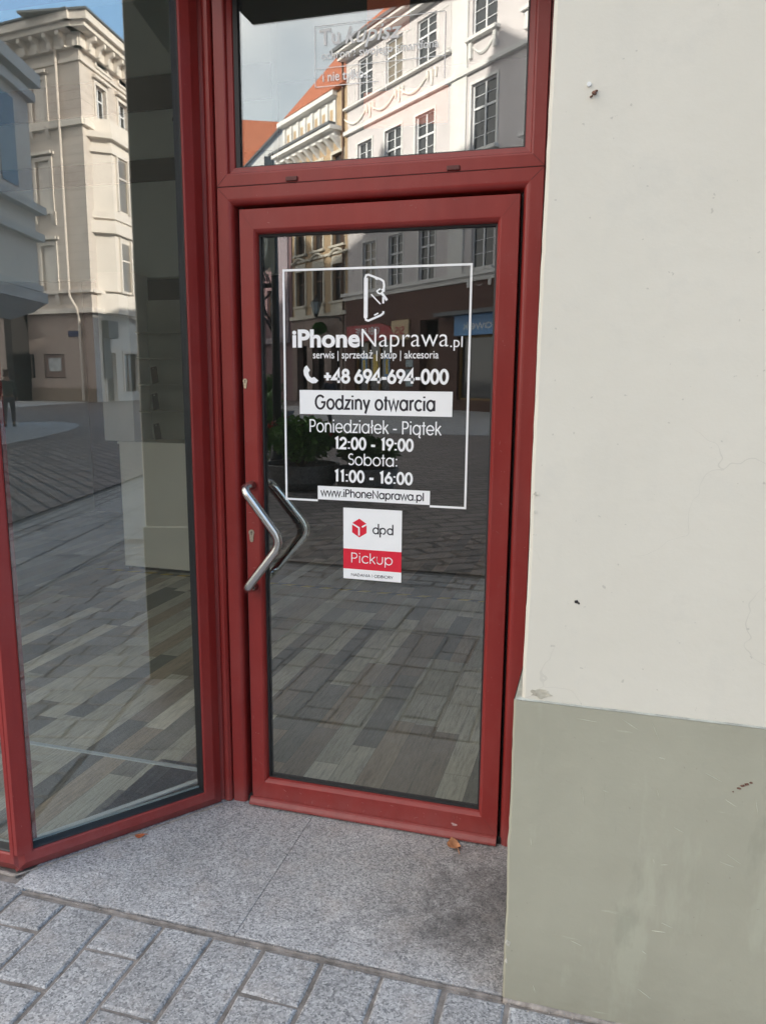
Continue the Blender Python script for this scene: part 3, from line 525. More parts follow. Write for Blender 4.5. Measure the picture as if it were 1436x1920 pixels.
# lower frame round the door: two jambs and a head, mitred
mb = MB(); mb.ring(-.075, .9655, -.4, 2.1565, [(w*1, y) for w, y in q], (1, 1.10, .1, 1.08)); lower = fobj(mb, 'door_surround', red)
bm = bmesh.new(); bm.from_mesh(lower.data); bmesh.ops.bisect_plane(bm, geom=bm.verts[:]+bm.edges[:]+bm.faces[:], plane_co=(0, 0, .0005), plane_no=(0, 0, -1), clear_outer=True); bm.to_mesh(lower.data); bm.free()
qt = [(0, .11), (0, -.0008), (.0012, -.0022), (.034, -.0022), (.0385, -.0006), (.041, .004), (.0425, .009), (.058, .0135), (.060, .018), (.061, .05)]
mb = MB(); mb.ring(-.075, .9655, 2.1578, ZT, qt, (1.0, 1.0, 1.0, 1.0)); fobj(mb, 'transom_frame', red)
mb = MB(); mb.box(.967, 1.04, .006, .10, 0, ZT); fobj(mb, 'edge_filler', red)
def seam(mb, a, b, y0, w=.0011):
    a, b = Vector(a), Vector(b); d = (b-a).normalized(); n_ = Vector((-d.y, d.x))*w*.5
    pts = [a+n_, b+n_, b-n_, a-n_]; mb.prism([(p.x, p.y) for p in pts], y0, y0+.001, 'y')
mb = MB()
for a, b in (((-.0745, 2.156), (-.040, 2.1215)), ((.965, 2.156), (.928, 2.1215)), ((-.0745, 2.1585), (-.041, 2.192)), ((.965, 2.1585), (.931, 2.192))): seam(mb, a, b, -.0028)
seam(mb, (-.074, 2.1572), (.9645, 2.1572), -.0028, .0016); fobj(mb, 'mitre_joint', simple("dark paint seam", (.05, .008, .008), .7, .3, 60))
mb = MB(); mb.ring(-.018, .910, 2.212, ZT-.05, [(0, .05), (0, .019), (.002, .0178), (.0095, .0195), (.0105, .028), (.0105, .05)], (1.9, 1.0, .9, 1)); fobj(mb, 'transom_gasket', gk)
mb = MB(); mb.box(-.01, .93, .0285, .0335, 2.205, ZT-.04); fobj(mb, 'transom_pane', M['gtrans'])
for x, z in ((.186, 2.168), (.70, 2.1675)):
    mb = MB(); mb.box(x-.0195, x+.0195, -.0085, -.0015, z-.0065, z+.0065); o = fobj(mb, 'drain_cap', simple("brown drain cap", (.10, .018, .015), .5, .2, 40), bevel=.002)
mb = MB(); mb.box(-.01, .93, .052, .0522, 0.0, .0001); 
# threshold strip under the leaf
mb = MB(); mb.box(-.018, .92, .004, .09, .0005, .026); fobj(mb, 'threshold', M['dark'])
for xa, xb in ((-.0205, -.002), (.9005, .912)): mb = MB(); mb.box(xa, xb, .040, .07, .027, 2.10); fobj(mb, 'door_seal', gk)

# ================================================================== DOOR LEAF
door = thing('glazed_door', 'dark red glazed shop door with bent steel pull handle, closed', 'door', (.0, .02, 0))
DL = Matrix.Translation((0, -.02, 0))
def dobj(mb, name, mat, parent=None, **k):
    o = mb.obj(name, mat, parent or door, **k); o.data.transform(DL); return o
lp = [(0, .055), (0, .0008), (.0010, -.0004), (.0015, -.0004), (.047, -.0004), (.0485, .0), (.0535, .004), (.057, .0095), (.0585, .016), (.0585, .055)]
mb = MB(); mb.ring(.0010, .8995, .030, 2.086, lp, (1, 1.12, 1.28, 1.3)); dobj(mb, 'leaf_frame', red)
mb = MB()
for a, b in (((.002, .032), (.045, .088)), ((.898, .032), (.852, .088)), ((.002, 2.084), (.046, 2.026)), ((.898, 2.084), (.850, 2.026))): seam(mb, a, b, -.0008, .0007)
dobj(mb, 'mitre_joint', simple("faint paint seam", (.14, .03, .028), .7, .3, 60))
mb = MB(); mb.ring(.0570, .8370, .101, 2.012, [(0, .045), (0, .0215), (.0012, .0205), (.0085, .0220), (.0100, .0275), (.0100, .045)], (1, 1, 1, 1)); dobj(mb, 'gasket', gk)
mb = MB(); mb.box(.06, .834, .0300, .0355, .104, 2.008); dpane = dobj(mb, 'glass_pane', M['gdoor'])
# drip rail
mb = MB(); mb.prism([(.000, .031), (-.006, .0305), (-.0125, .027), (-.0165, .021), (-.0195, .0165), (-.0225, .0145), (-.0225, .0085), (-.019, .0055), (.000, .0055)], -.0035, .8985, 'x'); dobj(mb, 'drip_rail', red)
mb = MB(); mb.box(.005, .892, .001, .054, .008, .029); dobj(mb, 'bottom_seal', gk)
hp = fillet([(.029, .0, 1.190), (.0255, -.070, 1.186), (.1640, -.070, 1.012), (.0260, -.070, .836), (.029, 0, .832)], .045, 8)
mb = MB(); mb.tube(hp, .0152, 20); h = dobj(mb, 'pull_handle', M['steel'], smooth=True)
mb = MB(); 
for z in (1.190, .832): mb.tube([(.029, -.0005, z), (.029, -.004, z)], .017, 20)
dobj(mb, 'handle_rose', red, h)
hp = fillet([(.040, .056, 1.190), (.036, .135, 1.186), (.186, .135, 1.018), (.040, .135, .852), (.040, .056, .848)], .05, 8)
mb = MB(); mb.tube(hp, .0140, 20); dobj(mb, 'inner_handle', M['chrome'], smooth=True)
def lock(x, z, s):
    pts = [(x+.0085*s*cos(a), z+.009*s+.0085*s*sin(a)) for a in [R(-40+k*260/14) for k in range(15)]]
    pts += [(x-.005*s, z-.012*s), (x-.0035*s, z-.0165*s), (x, z-.018*s), (x+.0035*s, z-.0165*s), (x+.005*s, z-.012*s)]
    o = dobj(MB().prism(pts, -.0032, .004, 'y'), 'lock_cylinder', M['brass'])
    mb = MB(); mb.box(x-.0009*s, x+.0009*s, -.0036, -.003, z+.002*s, z+.014*s); mb.tube([(x, -.0037, z+.010*s), (x, -.003, z+.010*s)], .002*s, 8); dobj(mb, 'keyhole', M['dark'], o)
lock(.0095, 1.532, .95); lock(.0205, 1.012, 1.25)
# small chips on the leaf and its rail
mb = MB()
for i, (x, z, a, b) in enumerate(((.755, .048, .014, .0045), (.748, .052, .006, .003))): mb.prism(blotch(x, z, a, b, 0, 60+i), -.0016, .0, 'y')
dobj(mb, 'paint_chip', simple("bare primer chip", (.5, .33, .32), .8, .3, 90))

random.seed(31)
mb = MB(); n_s = 0
for (xa, xb, za, zb, cnt) in ((.004, .045, .75, 1.35, 16), (.004, .045, .05, .35, 10), (.10, .86, .036, .085, 22), (.852, .895, .1, 1.9, 12), (.05, .85, 2.03, 2.08, 8)):
    for _ in range(cnt):
        x, z = random.uniform(xa, xb), random.uniform(za, zb); a = random.choice((random.uniform(-.25, .25), random.uniform(1.2, 1.9), random.uniform(-.9, -.5))); l = random.uniform(.003, .016); w = random.uniform(.0002, .0006); n_s += 1
        p = Vector((x, z)); d = Vector((cos(a), sin(a))); nn = Vector((-d.y, d.x))*w
        if not (xa <= x-abs(d.x)*l*.5 and x+abs(d.x)*l*.5 <= xb): continue
        mb.prism([tuple(q) for q in (p-d*l*.5, p+nn, p+d*l*.5, p-nn)], -.0010-n_s*.000005, .0002, 'y')
o_ = dobj(mb, 'scuff_marks', simple("pale paint scuff", (.42, .20, .18), .7, .3, 90)); o_['kind'] = 'stuff'

# ------------------------------------------------------------------ opening hours lettering on the door glass
yg = .0300
decal = thing('opening_hours_decal', 'white vinyl lettering with shop name, phone number and opening hours on the door glass', 'window lettering', (.448, yg, 1.14))
def put0(x, z, d): return (x-.448, -d, z-1.14)
def dec(name, mat, text, x0, x1, zb, h, w, **k): return strokes(name, mat, decal, text, x0, x1, zb, h, w, put=put0, **k)
vin, ink = M['vinyl'], M['ink']
mb = MB(); d = .0005
X0, X1, Z0, Z1, t = .136, .760, 1.140, 1.900, .0068
mb.box(X0, X1, yg-d, yg+.0001, Z1-t, Z1); mb.box(X0, X0+t, yg-d, yg+.0001, Z0+t, Z1-t); mb.box(X1-t, X1, yg-d, yg+.0001, Z0+t, Z1-t); mb.box(X0, .2535, yg-d, yg+.0001, Z0, Z0+t); mb.box(.6405, X1, yg-d, yg+.0001, Z0, Z0+t)
o = mb.obj('border', vin, decal); o.data.transform(Matrix.Translation((-.448, -yg, -1.14)))
mb = MB(); mb.box(.1915, .7075, yg-d, yg+.0001, 1.4335, 1.5125); mb.obj('title_panel', vin, decal).data.transform(Matrix.Translation((-.448, -yg, -1.14)))
mb = MB(); mb.box(.2535, .6405, yg-d, yg+.0001, 1.1475, 1.1935); mb.obj('web_panel', vin, decal).data.transform(Matrix.Translation((-.448, -yg, -1.14)))
TT = Matrix.Translation((-.448, -yg, -1.14))
def fdec(name, *a, **k): return fonttext(name, vin, decal, *a, T=TT, **k)
fdec('name_bold', 'iPhone', .1675, .4015, 1.6530, .0555, off=.033)
fdec('name_light', 'Naprawa', .4070, .6905, 1.6520, .0560, off=-.008)
fdec('name_suffix', '.pl', .6960, .7350, 1.6500, .0330, off=.0)
fdec('subtitle', 'serwis | sprzedaż | skup | akcesoria', .2400, .6600, 1.6155, .0240, off=.004)
dec('phone_number', vin, '+48 694-694-000', .2750, .6940, 1.5380, .0415, .0092, track=-.02)
o = dec('title_text', ink, 'Godziny otwarcia', .2460, .6540, 1.4520, .0430, .0070, depth=.0009, track=.035)
dec('weekday_text', vin, 'Poniedziałek - Piątek', .2240, .6740, 1.3755, .0400, .0043)
dec('weekday_hours', vin, '12:00 - 19:00', .3120, .5840, 1.3215, .0365, .0078)
dec('saturday_text', vin, 'Sobota:', .3600, .5330, 1.2690, .0370, .0040)
dec('saturday_hours', vin, '11:00 - 16:00', .3110, .5830, 1.2120, .0365, .0078)
dec('web_text', ink, 'www.iPhoneNaprawa.pl', .2640, .6220, 1.1600, .0250, .0040, depth=.0009)
# telephone receiver
mb = MB(); pts = [(.2100, 1.5870), (.2180, 1.5930), (.2290, 1.5775), (.2235, 1.5690), (.2265, 1.5590), (.2345, 1.5520), (.2435, 1.5555), (.2580, 1.5440), (.2500, 1.5355), (.2360, 1.5345), (.2190, 1.5440), (.2080, 1.5610), (.2060, 1.5750)]
mb.prism(pts[::-1], yg-d, yg+.0001, 'y'); mb.obj('phone_icon', vin, decal).data.transform(TT)
# smartphone with tools pictogram
def lg(px, py): return (.412+((640+px/4.787)-681)*.001756, 1.877-((410+py/4.787)-514)*.001644)
mb = MB()
def st(pts, w, k): ribbon(mb, [lg(*p) for p in pts], w*.00043, .0005, put0, k)
st([(219, 890), (221, 530)], 30, 0); st([(214, 535), (222, 508), (243, 503), (355, 548), (378, 566), (383, 600), (381, 660)], 15, 1); st([(376, 706), (377, 762)], 15, 2)
st([(214, 880), (222, 908), (244, 915), (355, 868), (378, 850), (379, 832)], 15, 3); st([(296, 867), (333, 849)], 10, 4); st([(302, 541), (326, 551)], 5, 5)
mb.obj('phone_outline', vin, decal); mb = MB()
st([(268, 678), (352, 768)], 9, 6); mb.prism([lg(*p) for p in ((345, 765), (360, 757), (378, 765), (410, 808), (408, 845), (392, 835), (360, 795))], -.0006, .0001, 'y')
mb.obj('screwdriver_icon', vin, decal); mb = MB()
st([(362, 668), (410, 735)], 19, 2); st([(352, 632), (335, 640), (320, 652), (330, 668), (352, 676), (370, 662), (372, 645), (364, 632)], 11, 3)
mb.obj('wrench_icon', vin, decal); mb = MB()
mb.prism([lg(*p) for p in ((279, 566), (283, 576), (291, 580), (283, 584), (279, 594), (275, 584), (267, 580), (275, 576))], -.0005, .0001, 'y')
mb.obj('sparkle_icon', vin, decal)

# ------------------------------------------------------------------ parcel pick-up sticker
stk = thing('parcel_sticker', 'white and red dpd Pickup sticker on the door glass below the opening hours', 'sticker', (.446, yg, .879))
SP = lambda x, z, d_: (x-.446, -d_, z-.879); ST = Matrix.Translation((-.446, -yg, -.879))
mb = MB(); mb.box(.3445, .5480, yg-.0004, yg+.0001, .9835, 1.1235); mb.box(.3445, .5480, yg-.0004, yg+.0001, .879, .9135); mb.obj('sheet', vin, stk).data.transform(ST)
mb = MB(); mb.box(.3445, .5480, yg-.0004, yg+.0001, .9135, .9835); mb.obj('red_band', M['crimson'], stk).data.transform(ST)
cx, cz, rr_ = .4010, 1.0565, .0320
hx = [(cx+rr_*.92*sin(R(60*k)), cz+rr_*cos(R(60*k))) for k in range(6)]
C0 = (cx, cz)
mb = MB()
def shr(poly, s=.93):
    a = sum(p[0] for p in poly)/len(poly); b = sum(p[1] for p in poly)/len(poly); return [(a+(x-a)*s, b+(y-b)*s) for x, y in poly]
mb.prism(hx, yg-.0007, yg-.0003, 'y'); o = mb.obj('cube_logo', M['crimson'], stk); o.data.transform(ST)
mb = MB()
ribbon(mb, [(cx-rr_*.84, cz+rr_*.46), (cx-.001, cz+.001), (cx-.001, cz-rr_*.80)], .0052, .0011, SP, 0)
ribbon(mb, [(cx+rr_*.30, cz+rr_*.13), (cx+rr_*.86, cz+rr_*.46)], .0052, .0011, SP, 2)
mb.obj('cube_lines', vin, o)
mb = MB(); u_ = .0165
for k, (ox, asc, desc) in enumerate(((.4585, 1, 0), (.4830, 0, 1), (.5080, 1, 0))):
    ribbon(mb, [(ox+p[0], 1.0505+p[1]) for p in (arc(0, 0, .0092, .0098, 0, 360, 24) if k != 1 else arc(0, 0, .0092, .0098, 250, -90+0, 20) )], .0044, .0007, SP, k)
    if asc: ribbon(mb, [(ox+.0092, 1.0745), (ox+.0092, 1.0390)], .0044, .0007, SP, 4+k)
    if desc: ribbon(mb, [(ox-.0092, 1.0600), (ox-.0092, 1.0290)], .0044, .0007, SP, 4+k)
mb.obj('carrier_text', ink, stk)
strokes('pickup_text', vin, stk, 'Pickup', .3700, .5200, .9370, .0330, .0030, depth=.0009, put=SP)
strokes('small_text', ink, stk, 'NADANIA I ODBIORY', .3720, .5200, .8895, .0088, .0013, depth=.0009, put=SP)

# ------------------------------------------------------------------ transom lettering and orange panels inside
tl = thing('transom_lettering', 'faint white outlined lettering about phone protection inside the transom glass', 'window lettering', (.45, .036, 2.44))
tt = Matrix.Translation((-.45, -.036, -2.44)); fm = M['film']; yk = .0283
def ftr(name, *a, **k): return fonttext(name, fm, tl, *a, T=tt, y=yk, **k)
ftr('headline_one', 'Tu', .2690, .3360, 2.5560, .0440, off=.020); ftr('headline_two', 'kupisz', .3520, .5300, 2.5530, .0460, off=.012, shear=.3)
ftr('second_line', 'ochronę swojego smartfona', .2750, .6420, 2.5150, .0230, off=.012, href='H'); ftr('third_line', 'i nie tylko...', .2790, .4330, 2.4520, .0270, off=.012)
mb = MB(); w = .0022
for a, b, c, d_ in ((.2540, .6600, 2.6080, 2.6080+w), (.2540, .2540+w, 2.4370, 2.6080), (.2540, .6640, 2.4890, 2.4890+w), (.2540, .4590, 2.4370, 2.4370+w), (.6600, .6600+w, 2.4300, 2.6080)): mb.box(a, b, yk-.0003, yk, c, d_)
mb.obj('outline', fm, tl).data.transform(tt)
op = thing('orange_display_board', 'orange cardboard panels hanging inside behind the transom glass', 'display board', (.49, .12, 2.30))
T2 = Matrix.Translation((-.49, -.12, -2.30))
mb = MB(); mb.box(.385, .655, .115, .123, 2.335, 2.440); mb.obj('lower_panel', M['orange'], op).data.transform(T2)
mb = MB(); mb.box(.395, .530, .115, .123, 2.610, 2.80); mb.obj('upper_panel', M['orange'], op).data.transform(T2)
mb = MB(); mb.box(.455, .458, .118, .119, 2.440, 2.610); mb.obj('hanging_string', M['film'], op).data.transform(T2)

# ================================================================== BAY WINDOW
ANG = R(52.21); Bx, By = -.103, -.038
db = Vector((cos(ANG), sin(ANG), 0)); nb = Vector((sin(ANG), -cos(ANG), 0))
bay = thing('bay_window', 'dark red framed bay shop window angled left of the door', 'shop window', (-.3, -.3, 0))
BLm = Matrix.Translation((.3, .3, 0))
def bmap(u, v, z): p = Vector((Bx, By, 0))+db*u-nb*v; return (p.x, p.y, z)   # v = depth behind the outer face
def bobj(mb, name, mat, parent=None, **k):
    o = mb.obj(name, mat, parent or bay, **k); o.data.transform(BLm); return o
bp = [(.0, .090), (0, .017), (.001, .0155), (.030, .0015), (.0345, 0), (.037, 0), (.0655, .0005), (.068, .0015), (.0698, .0045), (.0702, .012), (.0702, .06)]
mb = MB(); mb.ring(-.696, .003, .0015, ZT, bp, (.74, 1, .92, 1), bmap); bobj(mb, 'angled_frame', red)
mb = MB(); mb.ring(-.6460, -.0655, .0645, ZT-.069, [(0, .055), (0, .0085), (.0022, .0078), (.0045, .012), (.0058, .033), (.0058, .055)], (1, 1, 1.3, 1), bmap); bobj(mb, 'angled_gasket', gk)
mb = MB(); mb.ring(-.6430, -.066, .068, ZT-.06, [(0, .048), (0, .042), (.009, .042), (.009, .048)], (.3, .3, 1, 1), bmap); bobj(mb, 'glazing_spacer', M['spacer'])
mb = MB()
c = [bmap(u, v, z) for v in (.036, .041) for (u, z) in ((-.660, .062), (-.050, .062), (-.050, ZT-.04), (-.660, ZT-.04))]
mb.v += c; mb.f += [(0, 1, 2, 3), (4, 5, 6, 7), (0, 1, 5, 4), (1, 2, 6, 5), (2, 3, 7, 6), (3, 0, 4, 7)]; bobj(mb, 'angled_pane', M['gbay'])
# sill nose running round the corner
# front-facing part of the bay, widened out of view to let in more daylight
def fmap(u, v, z): return (u, -.585+v, z)
mb = MB(); mb.ring(-3.6, -.5285, .0015, ZT, bp, (1, .40, .92, 1), fmap); bobj(mb, 'front_frame', red)
mb = MB(); mb.ring(-3.532, -.5535, .0645, ZT-.069, [(0, .055), (0, .0085), (.0022, .0078), (.0045, .012), (.0058, .033), (.0058, .055)], (1, 1, 1.3, 1), fmap); bobj(mb, 'front_gasket', gk)
mb = MB(); mb.ring(-3.54, -.553, .068, ZT-.06, [(0, .048), (0, .042), (.009, .042), (.009, .048)], (1, .2, 1, 1), fmap); bobj(mb, 'front_spacer', M['spacer'])
mb = MB(); mb.box(-3.55, -.545, -.549, -.544, .062, ZT-.04); bobj(mb, 'front_pane', M['gbay'])
# corner mullion (faceted, standing on the sill) 
cc = Vector((Bx, By, 0))+db*(-.690); e = db; fx = Vector((1, 0, 0))
P0 = (-.5275, -.5845)
def bm2(u, v): p = bmap(u, v, 0); return (p[0], p[1])
poly = [(-.5440, -.5560), (-.5445, -.5780), (-.5385, -.5848), (-.5255, -.5862), bm2(-.672, -.0022), bm2(-.650, -.0010), bm2(-.6455, .003), bm2(-.6445, .036), bm2(-.66, .07), (-.56, -.50)]
mb = MB(); mb.prism(poly, .0645, ZT-.001); bobj(mb, 'corner_mullion', red)
# bead strip between bay and door frame
mb = MB(); mb.prism([(-.106, -.012), (-.098, -.0165), (-.086, -.0165), (-.0795, -.008), (-.0795, .06), (-.120, .06)], .004, ZT); mb.prism([(-.122, -.020), (-.1085, -.010), (-.105, .05), (-.14, .05)], .003, ZT); bobj(mb, 'cover_strip', red)
# far side of the bay: left return, and the wall beyond it
mb = MB(); mb.box(-4.6, -3.6, -.62, -.50, 0, 2.945); o = struct(mb.obj('facade_wall', M['plaster']))
# crumbling dust line along the bay sill
mb = MB(); pts, rr = [], []
for k in range(90):
    u = -.70+k*.70/89; p = bmap(u, -.001+.0012*noise.noise((u*20, 1, 0)), .0); pts.append((p[0], p[1], .0012)); rr.append(.0036+.0040*noise.noise((u*60, 2, 0)))
mb.tube(pts, rr, 6)
pts, rr = [], []
for k in range(70):
    x = -1.2+k*.67/69; pts.append((x, -.588+.003*noise.noise((x*20, 1, 0)), -.004)); rr.append(.008+.004*noise.noise((x*30, 2, 0)))
mb.tube(pts, rr, 6); bobj(mb, 'dust_bead', M['dust'], smooth=True)

# dry leaves
def leaf(name, label, mat, loc, s, rot, curl):
    mb = MB(); n = 9; rows = []
    for i in range(n+1):
        t = i/n; w = .42*sin(pi*t)**.8*(1-.35*t)+.006; z = curl*(t-.5)**2*2; i0 = len(mb.v)
        for j in (-1, -.5, 0, .5, 1): mb.v.append(((t-.5)*s, j*w*s*(1+.15*sin(9*t+j)), s*(z+.16*abs(j)*w*3*curl+.03*sin(13*t+2*j)*curl)+.002))
        rows.append(i0)
    for a, b in zip(rows[:-1], rows[1:]):
        for j in range(4): mb.f.append((a+j, a+j+1, b+j+1, b+j))
    mb.tube([(s*.45, 0, s*curl*.5+.002), (s*.72, .03*s, .004)], .0012, 5)
    o = mb.obj(name, mat); o.location = loc; o.rotation_euler = rot; m_ = o.modifiers.new('thickness', 'SOLIDIFY'); m_.thickness = .0006; return tag(o, label, 'leaf', 'dry leaves on the threshold')
leaf('dry_leaf', 'curled brown dry leaf sticking out under the door rail', M['leaf'], (.766, -.060, .002), .060, (0, 0, R(-58)), .6)
leaf('dry_leaf', 'small orange leaf lying against the bay window sill', M['leafo'], (-.277, -.302, .001), .034, (0, 0, R(30)), .35)
leaf('dry_leaf', 'tiny leaf fragment by the foot of the wall corner', M['leaf'], (.968, -.232, .001), .020, (0, 0, R(80)), .7)

random.seed(77); mb = MB()
for k in range(420):
    q = random.random()
    if q < .35: u_ = random.uniform(-.70, 0); p = bmap(u_, -abs(random.gauss(0, .012))-.002, 0); x, y = p[0], p[1]
    elif q < .55: x, y = random.uniform(0, .95), -abs(random.gauss(0, .02))-.024
    elif q < .75: x, y = random.uniform(1.0, 2.0), -.650-abs(random.gauss(0, .014))
    else: x, y = random.uniform(-.5, .98), -.641+random.gauss(0, .012)
    r_ = random.uniform(.0006, .0022); a = random.random()*6; zb = .0006 if y > -.634 else -.002
    pts = [(x+r_*cos(a+t*1.257)*random.uniform(.6, 1.2), y+r_*sin(a+t*1.257)*random.uniform(.6, 1.2)) for t in range(5)]
    mb.prism(pts, zb, zb+r_*random.uniform(.4, 1.1))
g_ = mb.obj('grit', simple("pavement grit", (.38, .34, .30), .9, .6, 400)); g_['kind'] = 'stuff'; g_['label'] = 'loose grit and crumbs lying along the thresholds and wall foot'; g_['category'] = 'grit'

# ================================================================== INTERIOR
struct(MB().box(-4.5, 1.6, .0925, 5.2, -.03, .0).obj('interior_floor', M['planks']))
mb = MB(); mb.prism([(-.075, .0925), (-.13, .0), (-.115, .02), bm2(-.02, .085), bm2(-.68, .085), (-.60, -.50), (-4.5, -.50), (-4.5, .0925)], -.03, .0); struct(mb.obj('interior_floor', M['planks']))
pa, pb_ = Vector((-.640, -.462, 0)), Vector((-.245, .119, 0)); dd_ = (pb_-pa).normalized(); nn_ = Vector((-dd_.y, dd_.x, 0))*.011
mb = MB(); mb.prism([tuple((pa+nn_).xy), tuple((pa-nn_).xy), tuple((pb_-nn_).xy), tuple((pb_+nn_).xy)], .0005, .006); tag(mb.obj('edge_trim', simple('pale edging metal', (.62, .66, .68), .4, .05, 20)), 'pale metal edging strip on the plank floor just inside the angled bay window', 'floor trim')
o = MB().box(-4.2, .95, .146, .166, .0, .004).obj('floor_trim', M['spacer']); tag(o, 'grey metal strip across the plank floor inside the bay window', 'floor trim')
# rooms
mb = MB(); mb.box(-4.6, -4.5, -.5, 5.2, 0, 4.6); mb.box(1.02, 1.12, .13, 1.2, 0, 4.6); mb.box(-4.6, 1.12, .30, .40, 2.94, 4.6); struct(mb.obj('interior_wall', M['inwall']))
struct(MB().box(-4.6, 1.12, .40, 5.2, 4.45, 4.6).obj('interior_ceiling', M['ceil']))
mb = MB(); mb.box(-4.6, 1.7, 5.2, 5.3, 0, 4.6); mb.box(1.02, 1.12, 1.2, 5.2, 0, 4.6); struct(mb.obj('interior_wall', simple('shade darkened back wall', (.055, .055, .05), .9, .1, 2)))  # rear walls darkened in colour to stand for the dim room depth
# back partition with boards behind the counter
mb = MB(); mb.box(-4.5, -1.3, 3.25, 3.35, 2.35, 4.45); o = mb.obj('bulkhead', M['bulk']); struct(o)
for z0, z1, l in ((3.46, 3.685, 'wide dark brown board high on the wall inside the shop'), (2.975, 3.125, 'narrow dark brown board under the wide one inside the shop')):
    k = 1.055
    mb = MB(); mb.box(-4.5, -1.3, 3.22, 3.249, 1.547+(z0-1.547)*1.07, 1.547+(z1-1.547)*1.07); tag(mb.obj('wall_board', M['beam']), l, 'board')
mb = MB(); pts = [(-2.10+.05*cos(t*.9)+.012*t, 3.20, 3.52+.03*sin(t*1.7)-.002*t) for t in range(12)]; mb.tube(fillet(pts, .03, 3), .004, 5); tag(mb.obj('loose_cable', M['black'], smooth=True), 'loop of loose black cable hanging under the wide brown board', 'cable')
counter = thing('white_counter', 'off white counter cabinet standing on the plank floor behind the taped line', 'counter', (-2.2, 3.1, 0))
CT = Matrix.Translation((2.2, -3.1, 0))
mb = MB(); mb.box(-2.515, -1.875, 2.90, 3.35, .03, 1.03); mb.obj('carcass', M['cab'], counter, bevel=.003).data.transform(CT)
mb = MB(); mb.box(-2.50, -1.89, 2.93, 3.34, 0, .03); mb.obj('base', M['black'], counter).data.transform(CT)
mb = MB(); mb.box(-2.52, -1.872, 2.885, 3.36, 1.0305, 1.05); mb.obj('worktop', M['cab'], counter).data.transform(CT)
mb = MB(); mb.box(-1.900, -1.893, 2.893, 2.899, .10, .95); mb.obj('door_gap', M['dark'], counter).data.transform(CT)
o = MB().box(-2.66, -2.385, 2.92, 3.2, 1.0505, 2.35).obj('display_pillar', M['pillar'], bevel=.003); tag(o, 'pale narrow panel standing on the left end of the counter', 'panel')
sh = thing('shelf_rack', 'dull grey shelf rack with phones standing on the counter', 'shelf', (-2.1, 3.1, 1.05)); SH = Matrix.Translation((2.1, -3.1, -1.05))
mb = MB(); mb.box(-2.38, -1.72, 3.16, 3.18, 1.051, 2.16); mb.obj('back_panel', M['shelf'], sh).data.transform(SH)
for z in (1.29, 1.50, 1.705, 1.905): mb = MB(); mb.box(-2.38, -1.72, 2.99, 3.158, z-.012, z); mb.obj('shelf_board', M['shelf'], sh).data.transform(SH)
for i, (x, z, mt, l) in enumerate(((-2.25, 1.505, M['brownp'], 'brown phone leaning on the second shelf of the rack'), (-2.25, 1.295, M['black'], 'black phone leaning on the third shelf of the rack'), (-2.245, 1.055, M['black'], 'dark glassy phone leaning on the bottom of the rack'))):
    ph = thing('phone', l, 'phone', (x, 3.04, z), 0, 'phones on the shelf rack'); ph.rotation_euler = (R(-12), R(-14), R(0))
    MB().box(-.028, .028, -.004, .004, .006, .138).obj('body', mt, ph, bevel=.003); MB().box(-.006, .004, -.0055, -.0042, .118, .128).obj('camera_lens', M['chrome'], ph)
mb = MB(); x = -2.75; k = 0
tape = thing('floor_tape', 'yellow and black hazard tape across the plank floor before the counter', 'tape', (-1, 2.85, 0))
mb = MB(); mb2 = MB()
while x < .95:
    mb.prism([(x, 2.825), (x+.075, 2.825), (x+.115, 2.865), (x+.04, 2.865)], .001, .003); mb2.prism([(x+.076, 2.825), (x+.149, 2.825), (x+.189, 2.865), (x+.116, 2.865)], .001, .003); x += .15
for m_, mt, nm in ((mb, M['yellow'], 'yellow_stripe'), (mb2, M['black'], 'black_stripe')): m_.obj(nm, mt, tape).data.transform(Matrix.Translation((1, -2.85, 0)))

# ================================================================== STREET OPPOSITE (seen only as reflections)
def mdoor(v): return Vector((v[0], .06-v[1], v[2]))
def frame_T(name, label, origin, xdir, cat='building'):
    return thing(name, label, cat, origin, math.atan2(xdir.y, xdir.x))
def wall_holes(mb, x0, x1, z0, z1, holes, dep=.25, y=0.0):
    xs = sorted({x0, x1, *[h[0] for h in holes], *[h[1] for h in holes]}); zs = sorted({z0, z1, *[h[2] for h in holes], *[h[3] for h in holes]})
    xs = [x for x in xs if x0 <= x <= x1]; zs = [z for z in zs if z0 <= z <= z1]
    for a, b in zip(xs[:-1], xs[1:]):
        for c, d in zip(zs[:-1], zs[1:]):
            mx, mz = (a+b)/2, (c+d)/2
            if any(h[0] < mx < h[1] and h[2] < mz < h[3] for h in holes): continue
            mb.q((a, y, c), (b, y, c), (b, y, d), (a, y, d))
    for a, b, c, d in holes:
        mb.q((a, y, c), (a, y-dep, c), (a, y-dep, d), (a, y, d)); mb.q((b, y, c), (b, y-dep, c), (b, y-dep, d), (b, y, d))
        mb.q((a, y, c), (b, y, c), (b, y-dep, c), (a, y-dep, c)); mb.q((a, y, d), (b, y, d), (b, y-dep, d), (a, y-dep, d))
